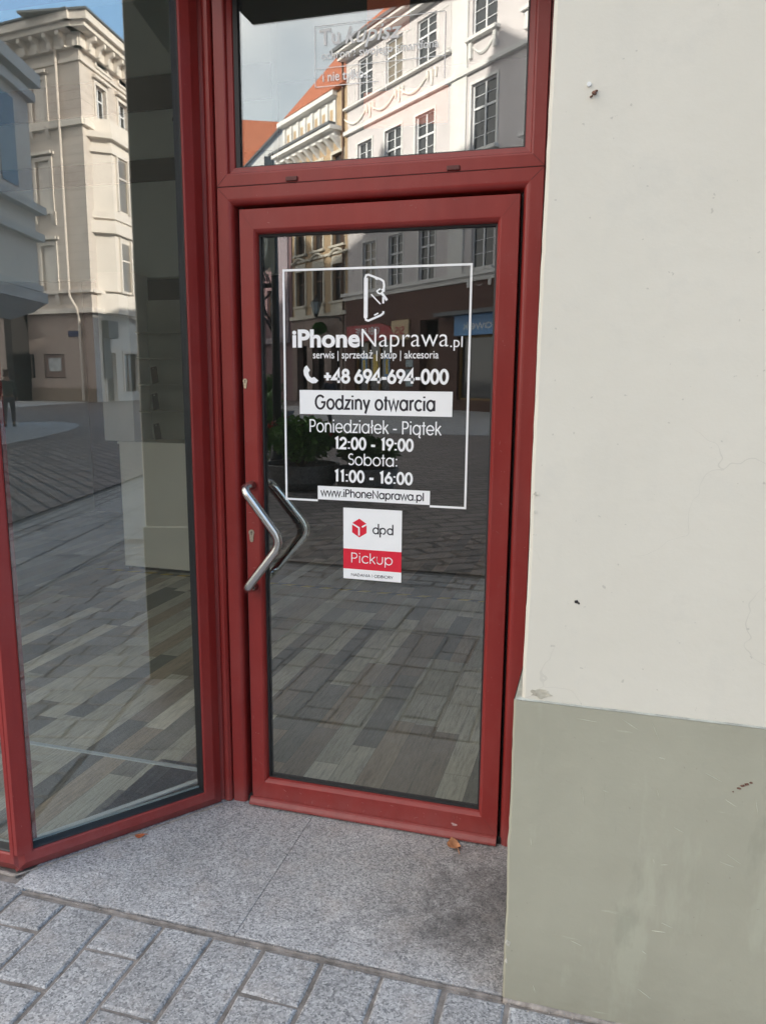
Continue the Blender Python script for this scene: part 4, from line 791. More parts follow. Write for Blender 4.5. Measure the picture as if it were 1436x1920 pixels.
def window(parent, a, b, c, d, fm_, gm, bars=True, y=-.14, tr=.36, f=.07, nz=2):
    mb = MB(); w, h = b-a, d-c
    mb.box(a, a+f, y-.05, y+.02, c, d); mb.box(b-f, b, y-.05, y+.02, c, d); mb.box(a+f, b-f, y-.05, y+.02, c, c+f); mb.box(a+f, b-f, y-.05, y+.02, d-f, d)
    mx = (a+b)/2; mb.box(mx-.05, mx+.05, y-.04, y+.03, c+f, d-f); zt = d-h*tr; mb.box(a+f, mx-.05, y-.04, y+.032, zt-.05, zt+.05); mb.box(mx+.05, b-f, y-.04, y+.032, zt-.05, zt+.05)
    if bars:
        for p, q_ in ((a+f, mx-.05), (mx+.05, b-f)):
            for k in range(1, nz+1): z = c+f+(zt-c-f)*k/(nz+1); mb.box(p, q_, y-.02, y+.01, z-.015, z+.015)
            z = (zt+d)/2; mb.box(p, q_, y-.02, y+.01, z-.015, z+.015)
    o = mb.obj('window', fm_, parent); mb = MB(); mb.box(a+.01, b-.01, y-.04, y-.03, c+.01, d-.01); mb.obj('pane', gm, o); return o
def surround(mb, a, b, c, d, t=.18, p=.06, sill=True):
    mb.box(a-t, a, -.02, p, c, d+t); mb.box(b, b+t, -.02, p, c, d+t); mb.box(a, b, -.02, p, d, d+t)
    if sill: mb.box(a-t-.1, b+t+.1, -.02, p+.14, c-.14, c-.001)
def swag(mb, xa, xb, z, sag, y=.05, r=.05):
    mb.tube([(xa+(xb-xa)*t/10, y, z-sag*sin(pi*t/10)) for t in range(11)], [.03+r*sin(pi*t/10) for t in range(11)], 6)

# --- pale building: facade axis u from the right end; local x = -u
az = R(49.27); dF = Vector((-sin(az), cos(az), 0)); F0 = Vector((-4.138, 36.205, 0))
def fac(u): return mdoor(F0+dF*u)
xd = fac(0)-fac(1); xd.z = 0; xd.normalize()
O = fac(0); O.z = 0
pb = frame_T('pale_building', 'pale lilac town house with white windows over a brown stone shopfront across the street', O, xd)
holes = []; wins = []
for (a, b) in ((4.85, 6.30), (7.85, 9.30), (10.70, 12.15)):
    holes.append((-b, -a, 6.98, 9.82)); 
for (a, b) in ((5.05, 6.75), (8.10, 9.75), (11.15, 12.75)):
    holes.append((-b, -a, 12.6, 15.62)); holes.append((-b, -a, 17.95, 20.3))
for k in range(-3, 1):
    a = .15+k*3.9; holes.append((-a-1.65, -a, 7.12, 10.3)); holes.append((-a-1.9, -a-.05, 12.7, 15.85)); holes.append((-a-2.0, -a-.2, 17.95, 20.7))
mb = MB(); wall_holes(mb, -14.1, 13, 6.95, 21.2, holes); mb.box(-14.1, -13.99, -9, -.001, 0, 21.2); mb.box(13, 13.1, -9, 0, 0, 23); mb.box(-14.1, 13, -.6, -.45, 6.5, 21.3); mb.box(-3.9, 13, -.3, 0, 21.2, 24); mb.obj('wall', M['pale'], pb)
for k_, h_ in enumerate(holes): window(pb, *h_, M['winf'], M['wingb'] if k_ in (2, 6, 9, 13) else M['wing'])
mb = MB()
mb.box(-3.6, -2.4, .002, .10, 6.95, 21.2); mb.box(-14.15, 13, .002, .22, 16.40, 16.62); mb.box(-14.15, -3.61, .002, .26, 17.84, 17.95) 
mb.box(-14.4, 13, .002, .30, 6.76, 6.949); mb.box(-14.3, 13, -.10, .18, 6.5, 6.759)
for h_ in holes[:3]: surround(mb, *h_, t=.10, p=.03, sill=False)
for h_ in holes: surround(mb, *h_, t=.13, p=.05, sill=False) if h_[2] > 12 and h_[2] < 13 else None
mb.obj('trim', M['palew'], pb)
mb = MB()
for h_ in holes[9:]:
    mb.box(h_[0]-.25, h_[1]+.25, .002, .30, h_[2]-.16, h_[2]-.002) 
    swag(mb, h_[0]+.1, h_[1]-.1, h_[2]-.4, .45); mb.box(h_[0]-.1, h_[0]+.12, .002, .16, h_[2]-.9, h_[2]-.165); mb.box(h_[1]-.12, h_[1]+.1, .002, .16, h_[2]-.9, h_[2]-.165); mb.obj('sill_ornament', M['palew'], pb); mb = MB()
for xx in (-13.2, -10.2, -7.2):
    mb = MB(); swag(mb, xx-1.1, xx+1.6, 17.45, .55, .06, .04); [mb.tube([(xx+1.9+dx, .06, 17.55), (xx+1.9+dx, .07, 16.9-dz)], [.12, .04], 6) for dx, dz in ((0, .1), (-.35, -.2), (.35, -.2))]; mb.obj('swag_ornament', M['greyst'], pb)
mb = MB()
for a, b in ((-14.0, -13.0), (-11.0, -9.95), (-7.95, -6.95), (-4.95, -3.75)): 
    mb = MB(); mb.ring(a+.12, b-.1, 18.15, 20.2, [(0, .002), (0, .03), (.05, .03), (.05, .002)]); mb.obj('panel_moulding', M['palew'], pb)
mb = MB(); mb.box(-14.6, -3.7, -.3, .75, 20.95, 21.2); mb.box(-14.45, -3.7, -.3, .45, 20.70, 20.949); mb.obj('eaves', M['palew'], pb)
mb = MB(); mb.box(-14.7, -3.7, .70, .86, 21.1, 21.28); mb.obj('gutter', M['lead'], pb)
mb = MB(); mb.prism([(.7, 21.22), (-5.5, 26.8), (-5.7, 26.8), (-.3, 21.22)], -14.5, 13, 'x'); mb.obj('roof', M['roof'], pb)
mb = MB(); mb.tube([(-14.35, .12, 0), (-14.35, .12, 21)], .07, 8); mb.obj('downpipe', M['woodf'], pb)
# shopfront
sh_holes = [(-12.9, -8.9, .35, 3.9), (-5.9, -4.2, .0, 4.85), (-2.55, 1.6, .55, 3.82), (3.2, 7.5, .5, 3.82)]
mb = MB(); wall_holes(mb, -14.0, 13, 0, 6.5, sh_holes, .5, .12); mb.obj('shopfront', M['brownst'], pb)
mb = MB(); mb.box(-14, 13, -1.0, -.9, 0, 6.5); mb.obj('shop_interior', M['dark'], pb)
mb = MB(); mb.box(-3.9, 13, .12, .75, 4.86, 5.05); mb.obj('canopy', M['lead'], pb)
for a, b, c, d in ((-12.9, -8.9, .35, 3.9), (-2.55, 1.6, .55, 3.82), (3.2, 7.5, .5, 3.82)):
    mb = MB(); n = 3 if b < -8 else 1; f = .10
    for k in range(n+1): x = a+(b-a-f)*k/n; mb.box(x, x+f, -.2, -.05, c, d)
    mb.box(a, b, -.21, -.06, d-f, d); mb.box(a, b, -.21, -.06, c, c+f); fr = mb.obj('shop_window', simple("ochre frame", (.22, .13, .03), .5), pb)
    MB().box(a, b, -.16, -.15, c, d).obj('pane', M['wing'], fr)
mb = MB(); mb.box(-5.9, -4.2, -.4, -.35, 0, 3.6); mb.obj('entrance_door', M['woodf'], pb)
for i, x in enumerate((-12.4, -11.1, -9.8)): 
    MB().box(x, x+.55, -.14, -.12, 1.6, 3.1).obj('poster', M['blue'] if i != 1 else M['yellow'], pb)
    MB().box(x+.1, x+.4, -.119, -.112, 1.9, 2.8).obj('poster', M['yellow'], pb)
for z in (1.2, 1.75, 2.3): MB().box(-7.2, -6.5, .125, .15, z, z+.4).obj('notice', simple("pale notice", (.30, .38, .42), .5), pb)
sg = thing('shoe_shop_sign', 'dark red shoe shop sign with pale letters on the brown shopfront across the street', 'sign', fac(11.0)+Vector((0, 0, 3.9)), math.atan2(xd.y, xd.x))
mb = MB(); pl = [(-2.6, 0), (2.9, 0), (2.7, .35), (2.2, .75), (1.3, .98), (-2.6, .98)]; mb.prism(pl, .13, .28, 'y'); mb.obj('board', M['signred'], sg)
yd_ = lambda a, b, d_: (-a, .28+d_, b)
strokes('sign_text', M['winf'], sg, 'OBUWIE', -1.2, 1.6, .38, .40, .07, depth=.02, put=yd_)
sg = thing('tan_square_sign', 'square tan sign beside the red shoe shop sign', 'sign', fac(7.7)+Vector((0, 0, 3.85)), math.atan2(xd.y, xd.x))
MB().box(-.85, .85, .13, .26, 0, 1.1).obj('board', M['tan'], sg); strokes('sign_text', M['signred'], sg, 'SIS', -.5, .5, .30, .42, .08, depth=.02, put=lambda a, b, d_: (-a, .26+d_, b))
sg = thing('blue_shop_sign', 'long light blue shop sign above the right shop window across the street', 'sign', fac(0)+Vector((0, 0, 3.84)), math.atan2(xd.y, xd.x))
MB().box(-2.65, 3.0, .13, .30, 0, 1.0).obj('board', M['blue'], sg); strokes('sign_text', M['winf'], sg, 'zabawek', -1.9, 1.9, .30, .34, .07, depth=.02, put=lambda a, b, d_: (-a, .30+d_, b))

# --- ochre ornate building further along
yb = frame_T('ochre_building', 'narrow ochre town house with pale carved window surrounds and attic storey, reflected in the glass', fac(14.4), xd); 
def U(u): return -(u-14.4)
cols = ((14.45, 15.85), (17.15, 18.5), (19.72, 21.05)); holes = []
for a, b in cols: holes.append((U(b), U(a), 6.65, 9.0)); holes.append((U(b), U(a), 10.15, 12.7)); holes.append((U(b), U(a), 13.5, 15.7))
mb = MB(); wall_holes(mb, U(21.7), U(13.95), 5.7, 17.1, holes, .3); mb.box(U(21.7), U(21.6), -9, 0, 0, 17); mb.obj('wall', M['ochre'], yb)
ylow = [(U(20.9), U(19.4), 0, 3.9), (U(18.6), U(16.9), 0, 3.9), (U(16.0), U(14.8), .6, 3.9)]
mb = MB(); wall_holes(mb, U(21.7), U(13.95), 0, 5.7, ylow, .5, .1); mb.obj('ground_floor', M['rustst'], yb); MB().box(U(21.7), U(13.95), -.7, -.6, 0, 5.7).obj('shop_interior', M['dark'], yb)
for h_ in holes: window(yb, *h_, M['woodf'], M['wing'], bars=False, y=-.2)
mb = MB()
for h_ in holes: surround(mb, *h_, t=.17, p=.07)
for h_ in holes:
    if h_[2] < 7: mb.box(h_[0]-.15, h_[1]+.15, .002, .12, 5.95, 6.5); mb.tube([(h_[0]-.3+(h_[1]-h_[0]+.6)*t/12, .15, 9.55+.35*sin(pi*t/12)) for t in range(13)], .09, 6); mb.box(h_[0]-.1, h_[1]+.1, .001, .06, 9.18, 9.5)
mb.box(U(21.8), U(13.9), .002, .25, 5.70, 5.95); mb.box(U(21.8), U(13.9), .002, .12, 9.6, 9.75)
mb.obj('window_surround', M['ochret'], yb)
mb = MB(); mb.box(U(23), U(14.6), -.1, .9, 16.9, 17.15); mb.box(U(23), U(14.8), -.1, .5, 16.6, 16.899)
for k in range(9): x = U(22.4)+k*.92; mb.prism([(.0, 15.9), (.75, 16.6), (0, 16.6)], x, x+.28, 'x')
mb.box(U(23), U(15.3), -.6, -.1, 17.15, 19.3)
for k in range(8): x = U(22.8)+k*1.02; mb.box(x, x+.28, -.1, .06, 17.2, 18.9)
mb.box(U(23.2), U(15.2), -.5, .35, 19.1, 19.4); mb.obj('attic_cornice', M['palew'], yb)
mb = MB()
for k in range(7): x = U(22.8)+.36+k*1.02; mb.box(x, x+.56, -.1, -.08, 17.35, 18.5)
mb.obj('attic_panel', M['ochre'], yb)
mb = MB(); mb.box(U(15.3), U(14.0), -3, .0, 17.1, 19.5); mb.obj('side_pier', M['ochre'], yb)
mb = MB(); mb.prism([(.4, 19.4), (-4.5, 25), (-4.7, 25), (-.3, 19.4)], U(22.0), U(14.1), 'x'); mb.obj('roof', M['roof'], yb)
MB().box(U(23.3), U(14.6), .5, 1.0, 17.15, 17.3).obj('gutter', M['lead'], yb)

# --- mauve building and houses closing the view
vb = frame_T('mauve_building', 'dull mauve rendered house beyond the ochre one, reflected in the door glass', fac(21.8), xd)
holes = [(-4.2, -3.0, z, z+2.6) for z in (5.6, 9.6)]+[(-8.2, -7.0, z, z+2.6) for z in (5.6, 9.6)]
mb = MB(); wall_holes(mb, -14, 0, 0, 14, holes, .3); mb.obj('wall', M['purple'], vb)
for h_ in holes: window(vb, *h_, M['woodf'], M['wing'], bars=False, y=-.2)
mb = MB(); mb.box(-2.2, -.4, .002, .15, 4.6, 14); mb.box(-14, 0, .16, .4, 4.2, 4.6); mb.box(-14, 0, .002, .3, 13.7, 14.2); mb.obj('trim', simple("dusky trim", (.34, .29, .32), .8), vb)
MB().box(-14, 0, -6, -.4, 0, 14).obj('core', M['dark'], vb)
gh = thing('grey_gable_house', 'pale grey gabled house wall far down the street in reflection', 'building', (-25.7, -53.5, 0), math.atan2(-.38, .92))
mb = MB(); mb.prism([(-.3, 0), (9, 0), (9, 17), (4.0, 21.4), (-.3, 17.0)], -8, 0, 'y'); mb.obj('gable_wall', M['palew'], gh)
mb = MB(); mb.prism([(-.6, 16.8), (4.0, 21.7), (4.0, 21.41), (-.3, 17.01)], -8.1, .2, 'y'); mb.prism([(4.01, 21.7), (9.3, 16.8), (9.0, 17.01), (4.01, 21.41)], -8.1, .2, 'y'); mb.obj('roof', M['lead'], gh)
MB().box(1.5, 2.2, .001, .06, 17.3, 18.2).obj('window', M['wing'], gh)
oh = thing('tile_roof_house', 'house with a broad orange tile roof behind the grey gable in reflection', 'building', (-31.4, -65.2, 0), math.atan2(-.41, .91))
MB().box(-14, 14, -8, 0, 0, 17.4).obj('wall', M['ochre'], oh); mb = MB(); mb.prism([(.6, 17.3), (-6, 26.6), (-6.3, 26.6), (-12, 17.5), (-.3, 17.45)], -14, 14, 'x'); mb.obj('roof', M['roof'], oh)

# --- cream corner building (reflected in the bay pane)
cO = Vector((46.256, -18.918, 0))
dR_ = Vector((.992, .125, 0)).normalized(); dL = Vector((.379, -.925, 0)).normalized()
cb = frame_T('cream_corner_building', 'cream stucco corner building with bracketed cornice and oriel, reflected in the bay window', cO, dR_)
# right (sunlit) front: local x = along dR_, y = outward
holes = [(1.75, 3.0, 17.5, 19.6), (4.65, 5.9, 17.5, 19.6), (8.0, 9.3, 17.5, 19.6), (11, 12.3, 17.5, 19.6), (2.0, 3.3, 20.65, 21.0), (4.9, 6.2, 20.65, 21.0), (8.0, 9.3, 20.65, 21.0), (8.2, 9.4, 12.0, 15.4), (8.2, 9.4, 7.2, 10.2), (8.2, 9.4, .8, 3.6), (11, 12.3, 12.0, 15.4), (11, 12.3, 7.2, 10.2), (1.3, 2.6, 0, 3.2), (3.8, 5.8, .6, 3.2)]
mb = MB(); wall_holes(mb, 0, 16, 5.6, 21.4, [h_ for h_ in holes if h_[2] > 5], .3); mb.obj('wall', M['cream'], cb)
mb = MB(); wall_holes(mb, 0, 16, 0, 5.6, [h_ for h_ in holes if h_[2] < 5], .3); mb.obj('ground_floor', M['palew'], cb)
for h_ in holes: window(cb, *h_, M['winf'] if h_[2] > 16 else M['woodf'], M['wing'], bars=False, y=-.2)
mb = MB()
for h_ in holes: surround(mb, *h_, t=.2, p=.08, sill=h_[2] > 5)
for h_ in holes:
    if h_[2] > 7 and h_[2] < 20:
        for xx in (h_[0]-.15, h_[1]-.1): mb.prism([(.002, h_[2]-.75), (.14, h_[2]-.6), (.24, h_[2]-.15), (.002, h_[2]-.15)], xx, xx+.25, 'x')
        mb.box(h_[0]-.35, h_[1]+.35, .002, .28, h_[3]+.30, h_[3]+.46)
mb.box(-.15, 16, .002, .25, 16.7, 17.1); mb.box(-.2, 16, .002, .3, 6.86, 7.05); mb.box(-.2, 16, .002, .35, 5.60, 5.9); mb.box(-.1, 16, .002, .15, 20.3, 20.5)
mb.obj('string_course', M['creamt'], cb)
mb = MB(); mb.box(-1.2, 16, -.2, 1.25, 22.05, 22.5); mb.box(-1.0, 16, -.2, 1.0, 21.75, 22.049); mb.box(-.3, 16, -.2, .3, 21.0, 21.749)
for k in range(14): x = .35+k*1.12; mb.prism([(.301, 20.95), (.50, 21.0), (.60, 21.35), (.92, 21.5), (.92, 21.745), (.301, 21.745)], x, x+.24, 'x')
mb.obj('cornice', M['creamt'], cb); MB().box(-1.3, 16, -3, 1.35, 22.501, 22.62).obj('roof_edge', M['lead'], cb)
# oriel on the sunlit front
ori = MB(); ori.prism([(.9, .001), (1.5, 1.0), (4.0, 1.0), (4.6, .001)], 7.05, 16.2); oo = ori.obj('oriel', M['creamt'], cb)
mb = MB()
for z0, z1, s in ((5.65, 6.9, 1.0), (10.6, 11.3, 1.15), (11.5, 11.9, 1.05), (16.2, 16.55, 1.2), (15.4, 15.7, 1.06)): mb.prism([(2.75+(x-2.75)*s*1.08, .002 if y < .5 else y*s*1.07) for x, y in ((.9, 0), (1.5, 1), (4.0, 1), (4.6, 0))], z0, z1)
mb.obj('oriel_ledge', M['creamt'], oo)
for z0, z1 in ((12.2, 15.3), (7.2, 10.2)):
    w_ = MB(); w_.box(2.15, 3.35, .995, 1.02, z0, z1); w_.box(3.55, 3.9, .995, 1.02, z0, z1); MBo = w_.obj('window', M['wingb'], oo)
    w_ = MB()
    for x in (1.95, 3.4): w_.box(x, x+.16, 1.0, 1.14, z0-.1, z1+.3)
    w_.box(2.15, 3.35, 1.02, 1.06, z0+(z1-z0)*.62, z0+(z1-z0)*.62+.1); w_.obj('pilaster', M['creamt'], MBo)
mb = MB(); mb.prism([(.85, 0), (1.5, 1.05), (4.1, 1.05), (4.7, 0)], 16.55, 17.4); mb.obj('oriel_parapet', M['creamt'], oo)
# left front of the corner building
la = thing('cream_side_front', 'shaded side front of the cream corner building with blind windows and a downpipe', 'building', cO, math.atan2(-dL.y, -dL.x))   # local x = -u
cs = la; 
bl = [(2.9, 3.95, 17.0, 19.6), (2.85, 4.0, 11.9, 14.95), (2.85, 3.95, 6.95, 9.9)]
cob = []
for a, b, c, d in bl:
    for k in range(3): cob.append((-b-k*4.6, -a-k*4.6, c, d))
mb = MB(); wall_holes(mb, -18, -.001, 5.6, 21.4, cob, .14); mb.obj('wall', M['cream'], cs)
mb = MB(); gfh = [(-4.45, -2.6, 1.5, 3.05), (-7.45, -5.3, 1.5, 3.05), (-4.0, -2.6, .1, .5), (-7.2, -5.4, .1, .5)]; wall_holes(mb, -18, -.001, 0, 5.6, gfh, .12); mb.obj('ground_floor', M['pink'], cs)
mb = MB()
for h_ in cob: mb.box(h_[0]-.01, h_[1]+.01, -.2, -.141, h_[2]-.01, h_[3]+.01)
mb.obj('blind_panel', M['greyst'], cs)
mb = MB()
for h_ in cob: surround(mb, *h_, t=.22, p=.12, sill=True)
for h_ in cob:
    for xx in (h_[0]-.3, h_[1]+.05): mb.prism([(.002, h_[2]-.85), (.16, h_[2]-.65), (.27, h_[2]-.15), (.002, h_[2]-.15)], xx, xx+.26, 'x')
    mb.box(h_[0]-.4, h_[1]+.4, .002, .32, h_[3]+.32, h_[3]+.50)
mb.box(-18, .2, .002, .25, 16.7, 17.1); mb.box(-18, .25, .002, .3, 6.86, 7.05); mb.box(-18, .3, .002, .35, 5.60, 5.9); mb.box(-18, .1, .002, .12, 20.3, 20.5); mb.obj('string_course', M['creamt'], cs)
mb = MB(); mb.box(-18, .5, -.2, 1.25, 22.05, 22.49); mb.box(-18, .4, -.2, 1.0, 21.75, 22.049); mb.box(-18, .25, -.2, .3, 21.0, 21.749)
for k in range(16): x = -.6-k*1.05; mb.prism([(.301, 20.95), (.50, 21.0), (.60, 21.35), (.92, 21.5), (.92, 21.745), (.301, 21.745)], x-.24, x, 'x')
mb.obj('cornice', M['creamt'], cs); MB().box(-18, .5, -3, 1.35, 22.495, 22.61).obj('roof_edge', M['lead'], cs)
mb = MB(); mb.tube([(-1.6, .25, 21.4), (-1.6, .25, 7.0), (-1.5, .3, 6.6), (-.9, .45, 5.9), (-.9, .25, 5.4), (-.9, .25, .1)], .085, 8); mb.obj('downpipe', M['cream'], cs)
mb = MB(); mb.box(-18, -.001, .002, .06, 0, .85); mb.obj('plinth', simple("drab plinth", (.25, .20, .16), .9), cs)
for x, mt in ((-4.2, M['blue']), (-7.1, M['tan'])):
    p_ = MB().box(x-.2, x+1.5, -.11, -.08, 1.55, 3.0).obj('poster_case', simple("brown poster case", (.22, .16, .14), .6), cs); MB().box(x+.1, x+1.2, -.079, -.07, 1.95, 2.8).obj('poster', simple("pale poster", (.45, .47, .48), .6, .5, 2), p_)
MB().box(-2.1, -.95, .002, .06, 4.15, 4.5).obj('street_name_plate', simple("blue enamel", (.03, .04, .10), .4), cs)
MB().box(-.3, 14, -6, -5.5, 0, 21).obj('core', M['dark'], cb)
for x, z, w_, h_ in ((1.0, 1.5, .9, 2.6), ): MB().box(x, x+w_, .02, .12, z, z+h_).obj('notice_board', M['iron'], cb)
MB().box(1.0, 2.3, .03, .5, 4.1, 5.2).obj('hanging_sign', M['iron'], cb)

# --- grey-white oriel building nearer on the left of the bay reflection
nO = Vector((24.46, -12.04, 0)); nd = Vector((.999, -.049, 0)).normalized()
ng = thing('oriel_building', 'grey white stucco building with a projecting bay, leftmost in the bay window reflection', 'building', nO, math.atan2(nd.y, nd.x))
mb = MB(); mb.box(-16, -3.2, -5.6, -1.2, 0, 4.34); mb.box(-16, -1.9, -5.6, -1.2, 4.34, 13.4); mb.box(-11, 0, -1.199, 0, 4.35, 11.2); mb.obj('wall', M['greyst'], ng)
mb = MB()
for z0, z1, p in ((13.4, 13.9, .5), (12.9, 13.399, .25)): mb.box(-16, p-1.9, -5.8, -1.19+p, z0, z1)
for z0, z1, p in ((11.2, 11.6, .35), (10.7, 10.98, .2), (7.1, 7.35, .3), (6.2, 6.45, .22), (4.1, 4.45, .2), (4.5, 4.7, .1)): mb.box(-11, p, -1.18, p, z0, z1)
mb.prism([(-1.1, 4.1), (.15, 4.1), (-.3, 3.8), (-1.1, 3.55)], -11, .1, 'x'); mb.obj('moulding', M['palew'], ng)
for x in (-2.3, -5.0): 
    for z0, z1 in ((7.7, 10.4),): MB().box(x, x+1.15, .002, .02, z0, z1).obj('window', M['wingb'], ng)
MB().box(.002, .02, -.95, -.25, 7.7, 10.4).obj('window', M['wing'], ng)
MB().box(-16.2, -1.3, -6, -1.2, 13.901, 14.05).obj('roof_edge', M['lead'], ng)

# --- unseen blocks on our side, sized to throw the street into shade
sc_ = thing('street_shade_block', 'unseen gabled building with steep tiled roofs, sized to shade the street from the shop side', 'building', (-38, 6, 0))
mb = MB(); mb.box(-30, 23.9, -5, 7, 0, 25); mb.obj('wall', M['pale'], sc_); mb = MB(); mb.prism([(-5.4, 25), (7.4, 25), (1, 32.5)], -30, 23.9, 'x')
for x in (-22, -9, 3, 14): mb.prism([(x-4.5, 25), (x+4.5, 25), (x, 34)], -5.2, 4, 'y')
mb.obj('roof', M['roof'], sc_)
sb = thing('neighbouring_block', 'row of town houses continuing the shop side of the street', 'building', (38, 6, 0))
mb = MB(); mb.box(-22, 34, -5, 6, 0, 13); mb.obj('wall', M['pale'], sb); mb = MB(); mb.prism([(-5.4, 13), (6.4, 13), (.5, 16.5)], -22, 34, 'x'); mb.obj('roof', M['roof'], sb)

# --- clock on a bracket, lantern, hanging plant, planters and shrubs
ck = thing('street_clock', 'round street clock on an ornate black iron post among shrubs and planters', 'clock', (-3.66, -8.57, 0), R(20))
mb = MB(); mb.tube([(0, 0, 0), (0, 0, 4.4)], [.075, .045], 12); mb.tube([(0, 0, 0), (0, 0, .6)], [.14, .09], 12); mb.obj('post', M['iron'], ck, smooth=True)
mb = MB(); mb.tube([(0, 0, 2.95), (-.6, 0, 2.97), (-.95, 0, 2.95)], .035, 8)
for s in (1, -1): mb.tube([(0, 0, 2.95-.05)]+[(-.12-.25*t/8-.12*cos(t*.7), 0, 2.75-.28*sin(t*.4)*1.0) for t in range(10)], .018, 6)
mb.tube([(-.30+.13*cos(t*.5)*(1-t/18), 0, 2.5+.13*sin(t*.5)*(1-t/18)) for t in range(16)], .016, 6); mb.tube([(-.02, 0, 2.2), (-.2, 0, 2.45), (-.5, 0, 2.6), (-.85, 0, 2.9)], .02, 6)
for k in range(16): mb.tube([(-.1-.05*k, 0, 2.98+.02*(k % 3)), (-.14-.05*k, .02, 3.12+.05*sin(k))], .012, 5)
mb.obj('bracket', M['iron'], ck, smooth=True)
mb = MB(); mb.tube([(-.42, -.07, 3.55), (-.42, .07, 3.55)], .40, 28); mb.obj('rim', M['iron'], ck)
mb = MB(); mb.tube([(-.42, -.075, 3.55), (-.42, .075, 3.55)], .355, 28); fc = mb.obj('dial', M['clockf'], ck)
mb = MB(); mb.box(-.43, -.41, .0755, .080, 3.55, 3.82); mb.box(-.42, -.24, .0755, .080, 3.54, 3.56)
for k in range(12): a = R(30*k); mb.box(-.43+.30*sin(a), -.41+.30*sin(a), .0755, .079, 3.53+.30*cos(a), 3.57+.30*cos(a))
mb.obj('hands', M['iron'], fc)
ln_ = thing('wall_lantern', 'black street lantern on a scrolled bracket on the ochre building', 'street lamp', fac(16.0)+Vector((0, 0, 0)), math.atan2(xd.y, xd.x))
mb = MB(); mb.tube([(1.7, .1, 5.1), (1.5, .3, 5.5), (.6, .7, 5.62), (-.55, .9, 5.62)], .045, 8); mb.tube([(1.7, .1, 4.9), (1.7, .1, 5.7)], .06, 6); mb.tube([(1.5+.12*cos(t*.6)*(1-t/14), .25, 5.35+.14*sin(t*.6)*(1-t/14)) for t in range(12)], .03, 6); mb.obj('bracket', M['iron'], ln_, smooth=True)
mb = MB(); mb.prism([(-.16, -.16), (.16, -.16), (.16, .16), (-.16, .16)], 0, .01); 
def frus(mb, cx, cy, r0, r1, z0, z1, n=6):
    i = len(mb.v); mb.v += [(cx+r*cos(2*pi*k/n), cy+r*sin(2*pi*k/n), z) for r, z in ((r0, z0), (r1, z1)) for k in range(n)]
    mb.f += [tuple(i+k for k in range(n)), tuple(i+n+k for k in range(n))]+[(i+k, i+(k+1) % n, i+n+(k+1) % n, i+n+k) for k in range(n)]
mb = MB(); frus(mb, -.55, .9, .16, .33, 5.85, 6.6); mb.obj('lantern_glass', M['lampg'], ln_)
mb = MB(); frus(mb, -.55, .9, .36, .10, 6.602, 6.85); frus(mb, -.55, .9, .06, .02, 6.852, 7.1); frus(mb, -.55, .9, .1, .17, 5.63, 5.848)
for k in range(6): a = 2*pi*k/6; mb.tube([(-.55+.165*cos(a), .9+.165*sin(a), 5.85), (-.55+.335*cos(a), .9+.335*sin(a), 6.6)], .018, 4)
mb.obj('lantern_frame', M['iron'], ln_)
def leafball(mb, c, rad, n, s, flat=1.0, rng=random):
    for _ in range(n):
        v = Vector((rng.gauss(0, 1), rng.gauss(0, 1), rng.gauss(0, 1))).normalized()*(rng.random()**.35); v = Vector((v.x*rad[0], v.y*rad[1], v.z*rad[2]))+Vector(c)
        d = Vector((rng.gauss(0, 1), rng.gauss(0, 1), rng.gauss(0, .6))).normalized(); e_ = d.orthogonal().normalized(); k = s*rng.uniform(.6, 1.3)
        mb.q(v-d*k, v-e_*k*.42, v+d*k, v+e_*k*.42)
random.seed(5)
pl = thing('hanging_plant', 'bright green hanging plant basket under the lantern', 'plant', fac(16.3)+Vector((0, 0, 0)), math.atan2(xd.y, xd.x))
mb = MB(); leafball(mb, (0, .8, 4.9), (.75, .4, .42), 500, .12); mb.obj('foliage', M['green'], pl); mb = MB(); frus(mb, 0, .8, .15, .35, 4.5, 4.9, 10); mb.obj('basket', M['iron'], pl)
# planter in the street with shrubs and red flowers
def shrub(label, loc, rad, n, mat, s=.07, fl=0, seed=1):
    random.seed(seed); t_ = thing('shrub', label, 'shrub', loc, 0, 'shrubs in the street')
    mb = MB()
    for k in range(9):
        a = random.random()*6.28; cx, cy = rad[0]*.6*cos(a)*random.random(), rad[1]*.6*sin(a)*random.random()
        leafball(mb, (cx*1.3, cy*1.3, rad[2]*random.uniform(.5, 1.25)), (rad[0]*.5, rad[1]*.5, rad[2]*.45), n//9, s)
    mb.obj('foliage', mat, t_)
    mb = MB()
    for k in range(7): a = k*.9; mb.tube([(0, 0, -.05), (rad[0]*.3*cos(a), rad[1]*.3*sin(a), rad[2]*.5), (rad[0]*.6*cos(a), rad[1]*.6*sin(a), rad[2]*1.2)], [.02, .012, .006], 5)
    mb.obj('stem', M['woodf'], t_)
    if fl:
        mb = MB()
        for k in range(fl): leafball(mb, (random.uniform(-.8, .8)*rad[0], random.uniform(-.8, .8)*rad[1], rad[2]*random.uniform(1.0, 1.6)), (.05, .05, .04), 12, .035)
        mb.obj('flowers', M['flower'], t_)
    return t_
